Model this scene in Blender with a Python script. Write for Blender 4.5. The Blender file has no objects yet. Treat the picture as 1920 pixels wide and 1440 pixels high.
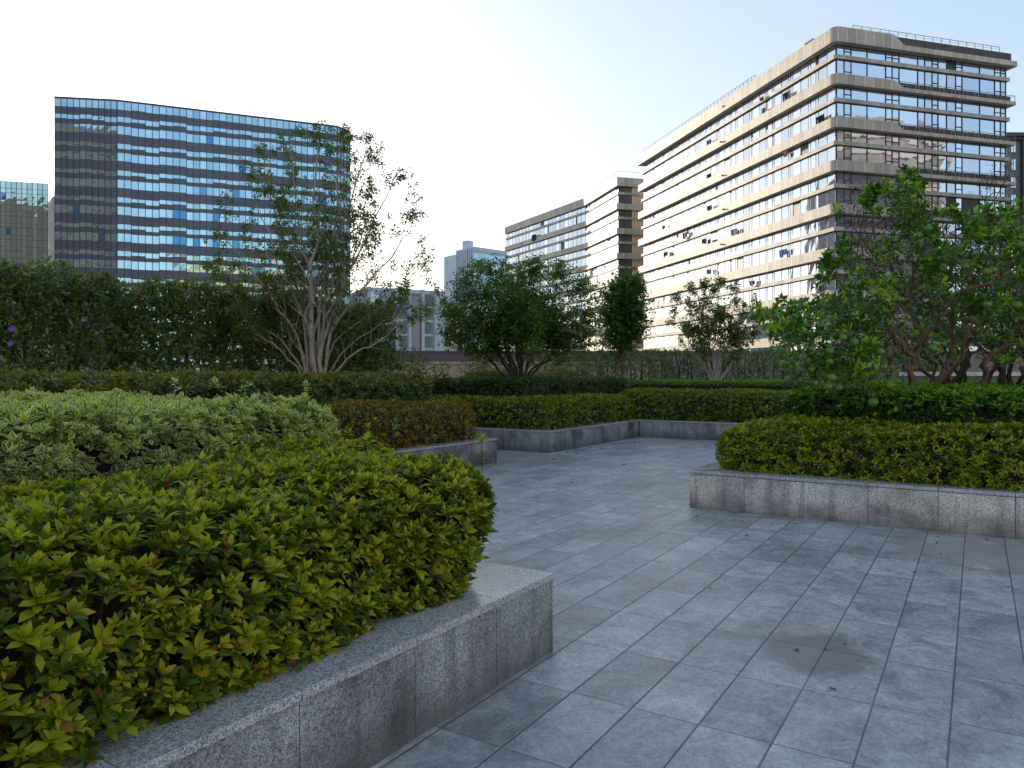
import bpy, math, random
import numpy as np
from mathutils import Vector, Matrix

# ------------------------------------------------------------------ camera, world, sun
SC = bpy.context.scene
COL = SC.collection
H = 1.5; F = 1390.0; HY = 705.0
cam_d = bpy.data.cameras.new("camera"); cam = bpy.data.objects.new("camera", cam_d); COL.objects.link(cam)
cam.location = (0, 0, H); cam.rotation_euler = (math.radians(90), 0, 0)
cam_d.sensor_width = 36; cam_d.lens = F / 1920 * 36; cam_d.shift_y = -15 / 1920
cam_d.clip_start = 0.05; cam_d.clip_end = 5000
SC.camera = cam
SUN_AZ = math.atan(0.53)          # left of +Y
SUN_EL = math.radians(13.5)
W = bpy.data.worlds.new("World"); SC.world = W; W.use_nodes = True
wn = W.node_tree; wn.nodes.clear()
sky = wn.nodes.new('ShaderNodeTexSky'); sky.sky_type = 'NISHITA'; sky.sun_disc = False
sky.sun_elevation = SUN_EL; sky.sun_rotation = -SUN_AZ
sky.air_density = 1.0; sky.dust_density = 1.0; sky.ozone_density = 1.6; sky.altitude = 20
bg = wn.nodes.new('ShaderNodeBackground'); bg.inputs[1].default_value = 0.15
wo = wn.nodes.new('ShaderNodeOutputWorld')
sky_gamma = wn.nodes.new('ShaderNodeGamma'); sky_gamma.inputs[1].default_value = 0.55; wn.links.new(sky.outputs[0], sky_gamma.inputs[0])
sky_gain = wn.nodes.new('ShaderNodeHueSaturation'); sky_gain.inputs['Saturation'].default_value = 1.05; sky_gain.inputs['Value'].default_value = 1.42; wn.links.new(sky_gamma.outputs[0], sky_gain.inputs['Color'])
wn.links.new(sky_gain.outputs[0], bg.inputs[0]); wn.links.new(bg.outputs[0], wo.inputs[0])
sd = bpy.data.lights.new("sun", 'SUN'); sd.energy = 3.2; sd.angle = math.radians(0.5); sd.color = (1.0, 0.86, 0.68)
so = bpy.data.objects.new("sun", sd); COL.objects.link(so)
sv = Vector((-math.sin(SUN_AZ) * math.cos(SUN_EL), math.cos(SUN_AZ) * math.cos(SUN_EL), math.sin(SUN_EL)))
so.rotation_euler = sv.to_track_quat('Z', 'Y').to_euler()
SC.view_settings.view_transform = 'Standard'; SC.view_settings.look = 'None'
SC.view_settings.exposure = 1.2; SC.view_settings.gamma = 1
SC.render.engine = 'CYCLES'
SC.cycles.max_bounces = 8; SC.cycles.diffuse_bounces = 4; SC.cycles.glossy_bounces = 4; SC.cycles.transmission_bounces = 4

# ------------------------------------------------------------------ frames
CU, SU = 0.5318, 0.8468
GR = math.atan2(SU, CU)                      # garden axes: u towards the right-hand vanishing point, v to the left
def G(u, v, z=0.0): return Vector((u * CU - v * SU, u * SU + v * CU, z))
def UV(x, y): return (x * CU + y * SU, -x * SU + y * CU)
def P(px, py, Y): return Vector(((px - 960) / F * Y, Y, H + (HY - py) / F * Y))
def N(v): return v / np.maximum(np.linalg.norm(v, axis=-1, keepdims=True), 1e-9)

# ------------------------------------------------------------------ object helpers
def tag(o, label=None, cat=None, group=None, kind=None):
    if label: o['label'] = label
    if cat: o['category'] = cat
    if group: o['group'] = group
    if kind: o['kind'] = kind
    return o
def empty(name, loc=(0, 0, 0), rz=0, label=None, cat=None, group=None):
    o = bpy.data.objects.new(name, None); COL.objects.link(o)
    o.location = loc; o.rotation_euler = (0, 0, rz); o.empty_display_size = 0.2
    return tag(o, label, cat, group)
def link(name, me, parent=None):
    o = bpy.data.objects.new(name, me); COL.objects.link(o)
    if parent: o.parent = parent
    return o
def arr_mesh(name, verts, faces_list, mats, parent=None, uvs=None, smooth=False, origin=None):
    """faces_list: list of (array FxK, matidx array F). All verts in the parent's local space."""
    me = bpy.data.meshes.new(name)
    verts = np.asarray(verts, np.float32)
    if origin is not None: verts = verts - np.asarray(origin, np.float32)
    me.vertices.add(len(verts)); me.vertices.foreach_set('co', verts.ravel())
    lv = np.concatenate([f.ravel() for f, m in faces_list]).astype(np.int32)
    tot = np.concatenate([np.full(len(f), f.shape[1], np.int32) for f, m in faces_list])
    st = np.concatenate([[0], np.cumsum(tot)[:-1]]).astype(np.int32)
    mi = np.concatenate([m for f, m in faces_list]).astype(np.int32)
    me.loops.add(len(lv)); me.loops.foreach_set('vertex_index', lv)
    me.polygons.add(len(tot)); me.polygons.foreach_set('loop_start', st); me.polygons.foreach_set('loop_total', tot)
    me.polygons.foreach_set('material_index', mi)
    if smooth: me.polygons.foreach_set('use_smooth', np.ones(len(tot), bool))
    for m in mats: me.materials.append(m)
    if uvs is not None:
        ul = me.uv_layers.new(name='UVMap'); ul.data.foreach_set('uv', np.asarray(uvs, np.float32)[lv].ravel())
    me.update(); me.validate(clean_customdata=False)
    o = link(name, me, parent)
    if origin is not None: o.location = origin
    return o

class MB:
    def __init__(s): s.v = []; s.f = []; s.m = []; s.sm = []
    def add(s, vs, fs, m=0, smooth=False):
        b = len(s.v); s.v += [tuple(p) for p in vs]
        for f in fs: s.f.append(tuple(b + i for i in f)); s.m.append(m); s.sm.append(smooth)
        return s
    def box(s, x0, x1, y0, y1, z0, z1, m=0):
        return s.add([(x0, y0, z0), (x1, y0, z0), (x1, y1, z0), (x0, y1, z0), (x0, y0, z1), (x1, y0, z1), (x1, y1, z1), (x0, y1, z1)],
                     [(0, 3, 2, 1), (4, 5, 6, 7), (0, 1, 5, 4), (1, 2, 6, 5), (2, 3, 7, 6), (3, 0, 4, 7)], m)
    def prism(s, poly, z0, z1, m=0):
        n = len(poly)
        return s.add([(p[0], p[1], z0) for p in poly] + [(p[0], p[1], z1) for p in poly],
                     [tuple(range(n - 1, -1, -1)), tuple(range(n, 2 * n))] + [(i, (i + 1) % n, n + (i + 1) % n, n + i) for i in range(n)], m)
    def quad(s, a, b, c, d, m=0): return s.add([a, b, c, d], [(0, 1, 2, 3)], m)
    def tube(s, pts, rad, sides=6, m=0, cap=True):
        pts = [Vector(p) for p in pts]; n = len(pts)
        vs = []; up = Vector((0.13, 0.97, 0.21))
        for i, p in enumerate(pts):
            d = (pts[min(i + 1, n - 1)] - pts[max(i - 1, 0)])
            if d.length < 1e-9: d = Vector((0, 0, 1))
            d.normalize(); a = d.cross(up)
            if a.length < 1e-3: a = d.cross(Vector((1, 0, 0)))
            a.normalize(); b = d.cross(a); r = rad[i] if isinstance(rad, (list, tuple)) else rad
            for k in range(sides):
                t = 2 * math.pi * k / sides
                vs.append(p + a * (r * math.cos(t)) + b * (r * math.sin(t)))
        fs = [(i * sides + k, i * sides + (k + 1) % sides, (i + 1) * sides + (k + 1) % sides, (i + 1) * sides + k) for i in range(n - 1) for k in range(sides)]
        if cap: fs.append(tuple(range((n - 1) * sides, n * sides)))
        return s.add(vs, fs, m, True)
    def build(s, name, mats, parent=None, origin=None, bevel=0):
        me = bpy.data.meshes.new(name)
        vs = s.v if origin is None else [(a - origin[0], b - origin[1], c - origin[2]) for a, b, c in s.v]
        me.from_pydata(vs, [], s.f)
        if not isinstance(mats, (list, tuple)): mats = [mats]
        for m in mats: me.materials.append(m)
        me.polygons.foreach_set('material_index', np.array(s.m, np.int32)); me.polygons.foreach_set('use_smooth', np.array(s.sm, bool))
        me.update()
        o = link(name, me, parent)
        if origin is not None: o.location = origin
        if bevel:
            md = o.modifiers.new('bevel', 'BEVEL'); md.width = bevel; md.segments = 2; md.limit_method = 'ANGLE'
        return o

# ------------------------------------------------------------------ materials
def mat(name):
    m = bpy.data.materials.new(name); m.use_nodes = True
    nt = m.node_tree; b = nt.nodes['Principled BSDF']
    return m, nt, b
def nd(nt, t, **k):
    n = nt.nodes.new(t)
    for a, v in k.items():
        if a.startswith('i_'): n.inputs[int(a[2:])].default_value = v
        else: setattr(n, a, v)
    return n
def mth(nt, op, a, b=None, clamp=False):
    n = nt.nodes.new('ShaderNodeMath'); n.operation = op; n.use_clamp = clamp
    for i, x in enumerate((a, b)):
        if x is None: continue
        if isinstance(x, (int, float)): n.inputs[i].default_value = x
        else: nt.links.new(x, n.inputs[i])
    return n.outputs[0]
def mixc(nt, f, a, b, mode='MIX'):
    n = nt.nodes.new('ShaderNodeMix'); n.data_type = 'RGBA'; n.blend_type = mode
    if isinstance(f, (int, float)): n.inputs[0].default_value = f
    else: nt.links.new(f, n.inputs[0])
    for i, x in ((6, a), (7, b)):
        if isinstance(x, tuple): n.inputs[i].default_value = (*x[:3], 1)
        else: nt.links.new(x, n.inputs[i])
    return n.outputs[2]
def noise(nt, scale, detail=3, vec=None, rough=0.55, dist=0):
    n = nt.nodes.new('ShaderNodeTexNoise'); n.inputs['Scale'].default_value = scale; n.inputs['Detail'].default_value = detail
    n.inputs['Roughness'].default_value = rough; n.inputs['Distortion'].default_value = dist
    if vec is not None: nt.links.new(vec, n.inputs['Vector'])
    return n.outputs['Fac']
def ramp(nt, f, stops):
    n = nt.nodes.new('ShaderNodeValToRGB'); e = n.color_ramp.elements
    while len(e) < len(stops): e.new(0.5)
    for i, (p, c) in enumerate(stops):
        e[i].position = p; e[i].color = (*c, 1) if isinstance(c, tuple) else (c, c, c, 1)
    nt.links.new(f, n.inputs[0]); return n.outputs[0]
def coords(nt, kind='Object'):
    return nt.nodes.new('ShaderNodeTexCoord').outputs[kind]
def bump(nt, h, strength, dist, b):
    n = nt.nodes.new('ShaderNodeBump'); n.inputs['Strength'].default_value = strength; n.inputs['Distance'].default_value = dist
    nt.links.new(h, n.inputs['Height']); nt.links.new(n.outputs[0], b.inputs['Normal'])

def m_leaf(name, cols, edge=None, rough=0.5, trans=0.36, tr_col=None, spec=0.2, noise_var=0.25):
    m, nt, b = mat(name)
    g = nt.nodes.new('ShaderNodeNewGeometry'); rnd = g.outputs['Random Per Island']
    c = ramp(nt, rnd, [(i / (len(cols) - 1) if len(cols) > 1 else 0, col) for i, col in enumerate(cols)])
    obj = coords(nt)
    nz = noise(nt, 2.2, 2, obj)
    c = mixc(nt, mth(nt, 'MULTIPLY', mth(nt, 'SUBTRACT', nz, 0.35, True), noise_var * 3, True), c, tuple(min(1, x * s) for x, s in zip(cols[-1], (1.25, 1.1, 0.8))))
    uv = nt.nodes.new('ShaderNodeUVMap'); sp = nt.nodes.new('ShaderNodeSeparateXYZ'); nt.links.new(uv.outputs[0], sp.inputs[0])
    d = mth(nt, 'ABSOLUTE', mth(nt, 'SUBTRACT', sp.outputs[0], 0.5))
    rib = mth(nt, 'LESS_THAN', d, 0.035)
    c = mixc(nt, mth(nt, 'MULTIPLY', rib, 0.35), c, (0.22, 0.28, 0.08))
    if edge:
        # cream margin: distance across the blade, wider towards tip
        wn_ = noise(nt, 60, 1, obj)
        lim = mth(nt, 'ADD', 0.50, mth(nt, 'MULTIPLY', wn_, 0.3))
        yy = sp.outputs[1]
        prof = mth(nt, 'MINIMUM', mth(nt, 'MULTIPLY', yy, 2.6), mth(nt, 'MINIMUM', mth(nt, 'ADD', .6, mth(nt, 'MULTIPLY', yy, .4)), mth(nt, 'MULTIPLY', mth(nt, 'SUBTRACT', 1, yy), 2.2)))
        e1 = mth(nt, 'GREATER_THAN', mth(nt, 'DIVIDE', mth(nt, 'MULTIPLY', d, 2), mth(nt, 'MAXIMUM', prof, .02)), lim)
        e2 = mth(nt, 'GREATER_THAN', sp.outputs[1], 0.93)
        ff = mth(nt, 'MAXIMUM', e1, e2)
        c = mixc(nt, ff, c, edge)
    nt.links.new(c, b.inputs['Base Color'])
    b.inputs['Roughness'].default_value = rough; b.inputs['Specular IOR Level'].default_value = spec
    t = nt.nodes.new('ShaderNodeBsdfTranslucent')
    tc = mixc(nt, 1.0, c, tr_col or (1.0, 1.25, 0.5), 'MULTIPLY'); nt.links.new(tc, t.inputs[0])
    mx = nt.nodes.new('ShaderNodeMixShader'); mx.inputs[0].default_value = trans
    nt.links.new(b.outputs[0], mx.inputs[1]); nt.links.new(t.outputs[0], mx.inputs[2])
    nt.links.new(mx.outputs[0], nt.nodes['Material Output'].inputs[0])
    return m

def m_bark(name, c1, c2, scale=30, rough=0.85):
    m, nt, b = mat(name); o = coords(nt)
    mp = nd(nt, 'ShaderNodeMapping'); mp.inputs['Scale'].default_value = (1, 1, 0.3); nt.links.new(o, mp.inputs[0])
    n1 = noise(nt, scale, 4, mp.outputs[0]); n2 = noise(nt, 3, 2, o)
    f = mth(nt, 'ADD', mth(nt, 'MULTIPLY', n1, 0.7), mth(nt, 'MULTIPLY', n2, 0.3))
    nt.links.new(ramp(nt, f, [(0.35, c1), (0.65, c2)]), b.inputs['Base Color']); b.inputs['Roughness'].default_value = rough
    bump(nt, n1, 0.5, 0.01, b); return m

def m_granite(name, base=(0.30, 0.315, 0.335), rough=0.5, stain=0.5, warm=0.0, zdirt=True, spec=0.5):
    m, nt, b = mat(name); o = coords(nt)
    s1 = noise(nt, 210, 2, o, 0.7); s2 = noise(nt, 70, 3, o, 0.7)
    sp = ramp(nt, s1, [(0.40, 0.35), (0.50, 0.95), (0.62, 1.35)])
    sp2 = ramp(nt, s2, [(0.36, 0.5), (0.50, 1.0), (0.66, 1.2)])
    c = mixc(nt, 1.0, base, sp, 'MULTIPLY'); c = mixc(nt, 1.0, c, sp2, 'MULTIPLY')
    big = noise(nt, 2.3, 5, o, 0.6, 0.4)
    c = mixc(nt, stain, c, ramp(nt, big, [(0.34, 0.42), (0.5, 0.95), (0.66, 1.28)]), 'MULTIPLY')
    wz = noise(nt, 0.9, 2, o)
    c = mixc(nt, mth(nt, 'MULTIPLY', ramp(nt, wz, [(0.45, 0.0), (0.62, 1.0)]), warm), c, mixc(nt, 1.0, c, (1.25, 1.08, 0.86), 'MULTIPLY'))  # warm blotches painted as reflected light, only on the lit wall
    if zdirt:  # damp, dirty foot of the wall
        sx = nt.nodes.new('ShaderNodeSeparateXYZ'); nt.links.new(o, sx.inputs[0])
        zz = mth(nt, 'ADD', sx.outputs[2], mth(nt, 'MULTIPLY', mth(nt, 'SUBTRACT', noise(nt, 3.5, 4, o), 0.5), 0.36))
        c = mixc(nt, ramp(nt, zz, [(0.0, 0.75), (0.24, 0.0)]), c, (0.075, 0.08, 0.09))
    if zdirt:
        mp = nd(nt, 'ShaderNodeMapping'); mp.inputs['Scale'].default_value = (9, 9, 0.9); nt.links.new(o, mp.inputs[0])
        c = mixc(nt, .8, c, ramp(nt, noise(nt, 1.0, 4, mp.outputs[0], .6), [(.36, .62), (.48, 1.0), (.7, 1.1)]), 'MULTIPLY')
    nt.links.new(c, b.inputs['Base Color'])
    rr = ramp(nt, big, [(0.3, max(0.02, rough - 0.06)), (0.7, rough + 0.1)]); nt.links.new(rr, b.inputs['Roughness'])
    b.inputs['Specular IOR Level'].default_value = spec
    bump(nt, s1, 0.25, 0.002, b); return m

def m_plain(name, col, rough=0.6, metal=0.0, var=0.2, scale=3, spec=0.5):
    m, nt, b = mat(name); o = coords(nt)
    f = noise(nt, scale, 4, o)
    c = mixc(nt, 1.0, col, ramp(nt, f, [(0.3, 1 - var), (0.7, 1 + var)]), 'MULTIPLY')
    nt.links.new(c, b.inputs['Base Color']); b.inputs['Roughness'].default_value = rough; b.inputs['Metallic'].default_value = metal
    b.inputs['Specular IOR Level'].default_value = spec
    return m

def m_glass(name, c1, c2, rough=0.04, wob=0.02, metal=0.9):
    m, nt, b = mat(name); o = coords(nt)
    g = nt.nodes.new('ShaderNodeNewGeometry')
    c = ramp(nt, g.outputs['Random Per Island'], [(0.0, c1), (0.5, tuple((a + d) / 2 for a, d in zip(c1, c2))), (1.0, c2)])
    nt.links.new(c, b.inputs['Base Color']); b.inputs['Metallic'].default_value = metal; b.inputs['Roughness'].default_value = rough
    n1 = noise(nt, 0.35, 2, o); bump(nt, n1, wob, 1.0, b)
    return m

def m_panel(name, col, pitch, dark=0.55, var=0.25, rough=0.5, warm=(1, 1, 1), hpitch=None):
    """cladding panels with vertical joints, in the building's own axes"""
    m, nt, b = mat(name); o = coords(nt)
    sx = nt.nodes.new('ShaderNodeSeparateXYZ'); nt.links.new(o, sx.inputs[0])
    tn = nt.nodes.new('ShaderNodeTexCoord').outputs['Normal']; sn = nt.nodes.new('ShaderNodeSeparateXYZ'); nt.links.new(tn, sn.inputs[0])
    def stripe(a, p, w):
        fr = mth(nt, 'FRACT', mth(nt, 'ADD', mth(nt, 'DIVIDE', a, p), 100.37)); return mth(nt, 'LESS_THAN', fr, w)
    ax = mth(nt, 'MULTIPLY', stripe(sx.outputs[0], pitch, 0.09), mth(nt, 'GREATER_THAN', mth(nt, 'ABSOLUTE', sn.outputs[1]), 0.7))
    ay = mth(nt, 'MULTIPLY', stripe(sx.outputs[1], pitch, 0.09), mth(nt, 'GREATER_THAN', mth(nt, 'ABSOLUTE', sn.outputs[0]), 0.7))
    j = mth(nt, 'MAXIMUM', ax, ay)
    if hpitch: j = mth(nt, 'MAXIMUM', j, stripe(sx.outputs[2], hpitch, 0.08))
    fl = nt.nodes.new('ShaderNodeCombineXYZ')
    for i in (0, 1): nt.links.new(mth(nt, 'FLOOR', mth(nt, 'ADD', mth(nt, 'DIVIDE', sx.outputs[i], pitch), 100.37)), fl.inputs[i])
    wnz = nt.nodes.new('ShaderNodeTexWhiteNoise'); wnz.noise_dimensions = '3D'; nt.links.new(fl.outputs[0], wnz.inputs[0])
    n1 = noise(nt, 0.5, 5, o); n2 = noise(nt, 6, 3, o)
    c = mixc(nt, 1.0, col, ramp(nt, n1, [(0.3, 1 - var), (0.7, 1 + var)]), 'MULTIPLY')
    c = mixc(nt, 1.0, c, ramp(nt, wnz.outputs[0], [(0, 0.82), (1, 1.12)]), 'MULTIPLY')
    c = mixc(nt, 0.6, c, ramp(nt, n2, [(0.3, 0.72), (0.7, 1.2)]), 'MULTIPLY')
    c = mixc(nt, mth(nt, 'MULTIPLY', j, abs(1 - dark)), c, (0.04, 0.04, 0.04) if dark < 1 else (0.8, 0.78, 0.72))
    nt.links.new(c, b.inputs['Base Color']); b.inputs['Roughness'].default_value = rough
    return m

M = {}
M['az_young'] = m_leaf('azalea_young_leaf', [(0.20, 0.27, 0.016), (0.29, 0.37, 0.02), (0.38, 0.44, 0.025), (0.48, 0.43, 0.05)], rough=0.55)
M['az_old'] = m_leaf('azalea_old_leaf', [(0.035, 0.085, 0.008), (0.06, 0.12, 0.012), (0.09, 0.16, 0.015), (0.12, 0.19, 0.02)], rough=0.4)
M['az_rust'] = m_leaf('azalea_rusty_leaf', [(0.16, 0.05, 0.02), (0.25, 0.12, 0.04), (0.30, 0.2, 0.06)], rough=0.5, tr_col=(1.2, 0.9, 0.6))
M['vg_leaf'] = m_leaf('variegated_leaf', [(0.045, 0.13, 0.035), (0.065, 0.165, 0.045), (0.10, 0.21, 0.055)], edge=(0.58, 0.60, 0.30), rough=0.35)
M['vg_young'] = m_leaf('variegated_young_leaf', [(0.20, 0.30, 0.045), (0.28, 0.37, 0.055), (0.36, 0.43, 0.08)], edge=(0.76, 0.76, 0.42), rough=0.35)
M['h_dark'] = m_leaf('dark_hedge_leaf', [(0.028, 0.08, 0.022), (0.045, 0.115, 0.027), (0.07, 0.15, 0.03)], rough=0.3, spec=0.55)
M['h_tip'] = m_leaf('yellow_tip_leaf', [(0.13, 0.19, 0.025), (0.22, 0.24, 0.04), (0.30, 0.24, 0.06)], rough=0.4)
M['tall'] = m_leaf('tall_hedge_leaf', [(0.032, 0.08, 0.017), (0.055, 0.12, 0.022), (0.09, 0.17, 0.028), (0.13, 0.19, 0.036)], rough=0.3, spec=0.5)
M['tall_tip'] = m_leaf('tall_hedge_young_leaf', [(0.09, 0.15, 0.025), (0.15, 0.20, 0.034), (0.22, 0.21, 0.04)], rough=0.35)
M['box'] = m_leaf('box_hedge_leaf', [(0.10, 0.25, 0.018), (0.16, 0.34, 0.024), (0.24, 0.44, 0.04)], rough=0.4)
M['box_dk'] = m_leaf('box_hedge_old_leaf', [(0.025, 0.08, 0.014), (0.04, 0.11, 0.018)], rough=0.4)
M['red_leaf'] = m_leaf('bronze_leaf', [(0.15, 0.04, 0.02), (0.24, 0.075, 0.03), (0.30, 0.14, 0.04)], rough=0.45, tr_col=(1.2, 0.8, 0.5))
M['maple'] = m_leaf('maple_leaf', [(0.045, 0.085, 0.016), (0.07, 0.12, 0.02), (0.12, 0.18, 0.026), (0.18, 0.20, 0.04)], rough=0.5, trans=0.5)
M['osm'] = m_leaf('round_tree_leaf', [(0.05, 0.12, 0.016), (0.08, 0.17, 0.022), (0.12, 0.22, 0.03)], rough=0.45, trans=0.42)
M['osm_tip'] = m_leaf('round_tree_young_leaf', [(0.07, 0.12, 0.02), (0.11, 0.15, 0.025)], rough=0.4, trans=0.3)
M['cit'] = m_leaf('citrus_leaf', [(0.025, 0.085, 0.009), (0.045, 0.14, 0.013), (0.08, 0.20, 0.018)], rough=0.3, trans=0.33, spec=0.5)
M['cit_y'] = m_leaf('citrus_young_leaf', [(0.18, 0.38, 0.02), (0.26, 0.48, 0.03), (0.38, 0.56, 0.05)], rough=0.35, trans=0.4)
M['plum'] = m_leaf('plum_leaf', [(0.05, 0.012, 0.02), (0.09, 0.02, 0.03), (0.06, 0.03, 0.02)], rough=0.45, tr_col=(1.2, 0.7, 0.7))
M['blade'] = m_leaf('blade_leaf', [(0.03, 0.08, 0.02), (0.05, 0.11, 0.03)], rough=0.4)
M['core'] = m_bark('hedge_twigs', (0.012, 0.011, 0.007), (0.028, 0.026, 0.014), 40)  # near-black: deep shade between the leaves put into the colour
M['twig'] = m_bark('twig_bark', (0.05, 0.035, 0.02), (0.10, 0.07, 0.045), 60)
M['bark_pale'] = m_bark('pale_bark', (0.25, 0.22, 0.20), (0.48, 0.43, 0.385), 22)
M['bark_brown'] = m_bark('brown_bark', (0.075, 0.048, 0.034), (0.21, 0.14, 0.10), 25)
M['bark_dark'] = m_bark('dark_bark', (0.03, 0.025, 0.02), (0.08, 0.06, 0.045), 25)
M['soil'] = m_plain('soil', (0.045, 0.032, 0.022), 0.95, var=0.5, scale=14)
M['gran'] = m_granite('granite_wall', (0.33, 0.355, 0.39), 0.5, 1.0, 0.0)
M['gran_warm'] = m_granite('granite_wall_warm', (0.62, 0.61, 0.60), 0.5, 0.8, 0.8)  # same granite, lightened and warmed for light falling on the right-hand planter
M['cope'] = m_granite('granite_coping', (0.47, 0.50, 0.535), 0.07, 0.3, 0.0, False, 0.8)
M['seam'] = m_plain('dark_joint', (0.03, 0.028, 0.026), 0.9)
M['fruit'] = m_plain('citrus_skin', (0.075, 0.19, 0.02), 0.38, var=0.25, scale=18)
M['dry'] = m_plain('dry_leaf', (0.10, 0.05, 0.025), 0.8, var=0.4)

# ------------------------------------------------------------------ leaves
LHI_V = np.array([(0, 0, 0), (-.72, .28, .12), (0, .28, 0), (.72, .28, .12), (-.88, .62, .12), (0, .62, 0), (.88, .62, .12), (0, 1, 0)], float)
LHI_T = np.array([(0, 2, 1), (0, 3, 2), (4, 5, 7), (5, 6, 7)]); LHI_Q = np.array([(1, 2, 5, 4), (2, 3, 6, 5)])
LLO_V = np.array([(0, 0, 0), (.95, .5, .12), (0, 1, 0), (-.95, .5, .12)], float)
LLO_Q = np.array([(0, 1, 2, 3)])
class Leaves:
    def __init__(s, seed=0): s.B = []; s.D = []; s.U = []; s.L = []; s.W = []; s.M = []; s.C = []; s.r = np.random.default_rng(seed)
    def add(s, B, D, U, L, Wd, Mi, curv=None):
        n = len(B); s.B.append(B); s.D.append(N(D)); s.U.append(U); s.L.append(np.broadcast_to(L, n)); s.W.append(np.broadcast_to(Wd, n))
        s.M.append(np.broadcast_to(Mi, n)); s.C.append(s.r.uniform(0.0, 0.3, n) if curv is None else np.broadcast_to(curv, n))
    def rosettes(s, Pt, A, k, L, wr, mats=(0, 1), p_young=0.5, th=(0.35, 1.45), third=0.0, jit=0.25, stem=0.4):
        r = s.r; n = len(Pt); A = N(A)
        T1 = N(np.cross(A, r.normal(size=(n, 3)))); T2 = np.cross(A, T1)
        sc = r.uniform(0.6, 1.35, n); yr = r.random(n) < p_young; rust = r.random(n)
        for i in range(k):
            f = i / max(1, k - 1)
            ph = i * 2.4 + r.uniform(-.35, .35, n); t = th[0] + (th[1] - th[0]) * f + r.normal(0, jit * .6, n)
            D = A * np.cos(t)[:, None] + (T1 * np.cos(ph)[:, None] + T2 * np.sin(ph)[:, None]) * np.sin(t)[:, None]
            D = N(D + r.normal(0, jit * .3, (n, 3)))
            U = A - D * np.sum(A * D, 1, keepdims=True) + D * 0.001 + r.normal(0, .12, (n, 3))
            Ln = L * sc * (0.6 + 0.4 * min(1, f * 1.8)) * r.uniform(.8, 1.2, n)
            B = Pt - A * (stem * L * f * sc[:, None]) + D * (L * 0.05)
            mi = np.where(yr & (r.random(n) < (1.0 - 0.55 * f)), mats[0], mats[1])
            if third > 0: mi = np.where(r.random(n) < third * (0.6 + .8 * (rust > .7)), 2, mi)
            s.add(B, D, U, Ln, Ln * wr * .5 * r.uniform(.85, 1.15, n), mi)
    def build(s, name, mats, parent=None, hi=True, origin=None, cull=None):
        B = np.concatenate(s.B); D = np.concatenate(s.D); U = np.concatenate(s.U); L = np.concatenate(s.L); Wd = np.concatenate(s.W); Mi = np.concatenate(s.M); C = np.concatenate(s.C)
        if cull is not None:
            k = cull(B); B, D, U, L, Wd, Mi, C = B[k], D[k], U[k], L[k], Wd[k], Mi[k], C[k]
        X = N(np.cross(D, U)); Z = np.cross(X, D)
        T = LHI_V if hi else LLO_V; nv = len(T); n = len(B)
        x = T[None, :, 0] * Wd[:, None]; y = T[None, :, 1] * L[:, None]
        z = T[None, :, 2] * Wd[:, None] * 1.6 - (T[None, :, 1] ** 2) * (C * L)[:, None]
        V = B[:, None, :] + x[..., None] * X[:, None, :] + y[..., None] * D[:, None, :] + z[..., None] * Z[:, None, :]
        uv = np.tile(np.stack([(T[:, 0] + 1) / 2, T[:, 1]], 1), (n, 1))
        off = (np.arange(n) * nv)[:, None, None]; fl = []
        if hi:
            fl.append(((LHI_T[None] + off).reshape(-1, 3), np.repeat(Mi, 4))); fl.append(((LHI_Q[None] + off).reshape(-1, 4), np.repeat(Mi, 2)))
        else: fl.append(((LLO_Q[None] + off).reshape(-1, 4), Mi))
        print('leaves', name, n)
        return arr_mesh(name, V.reshape(-1, 3), fl, mats, parent, uv, smooth=hi, origin=origin)

def lump(p, s=1.0, ph=0.0):
    x, y, z = p[:, 0] * s + ph, p[:, 1] * s + ph * 1.7, p[:, 2] * s
    return (np.sin(x * 2.1 + 1.3 * np.sin(y * 1.7)) + np.sin(y * 2.7 + 1.1 * np.sin(x * 1.9 + z)) + .6 * np.sin(x * 5.3 + y * 4.1 + z * 3.7) + .5 * np.sin(y * 7.1 - x * 6.3)) / 3.1
def box_samples(r, b, rad, dens, amp=0.04, back=0.4, inset=0.0, ph=0.0, ztilt=None):
    """rounded-box surface samples in (u,v,z); b=(u0,u1,v0,v1,z0,z1)"""
    u0, u1, v0, v1, z0, z1 = b; du, dv, dz = u1 - u0, v1 - v0, z1 - z0
    out = []
    for ax, ar, w in (('t', du * dv, 1), ('u0', dv * dz, 1), ('u1', dv * dz, back if u0 >= 0 else 1), ('v0', du * dz, 1), ('v1', du * dz, back)):
        n = int(ar * dens * w); a = r.random((n, 3))
        p = np.stack([u0 + a[:, 0] * du, v0 + a[:, 1] * dv, z0 + a[:, 2] * dz], 1)
        if ax == 't': p[:, 2] = z1
        if ax == 'u0': p[:, 0] = u0
        if ax == 'u1': p[:, 0] = u1
        if ax == 'v0': p[:, 1] = v0
        if ax == 'v1': p[:, 1] = v1
        out.append(p)
    p = np.concatenate(out); rr = np.array([min(rad, du / 2 - .01), min(rad, dv / 2 - .01), min(rad, dz / 2 - .01)]); rad = rr.min()
    lo = np.array([u0 + rad, v0 + rad, z0 + rad * .5]); hi = np.array([u1 - rad, v1 - rad, z1 - rad])
    c = np.clip(p, lo, hi); nrm = N(p - c + 1e-6); q = c + nrm * (rad - inset)
    q = q + nrm * (lump(q, 1.0, ph) * amp)[:, None]
    return q, nrm
def to_world(q):
    return np.stack([q[:, 0] * CU - q[:, 1] * SU, q[:, 0] * SU + q[:, 1] * CU, q[:, 2]], 1)
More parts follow.
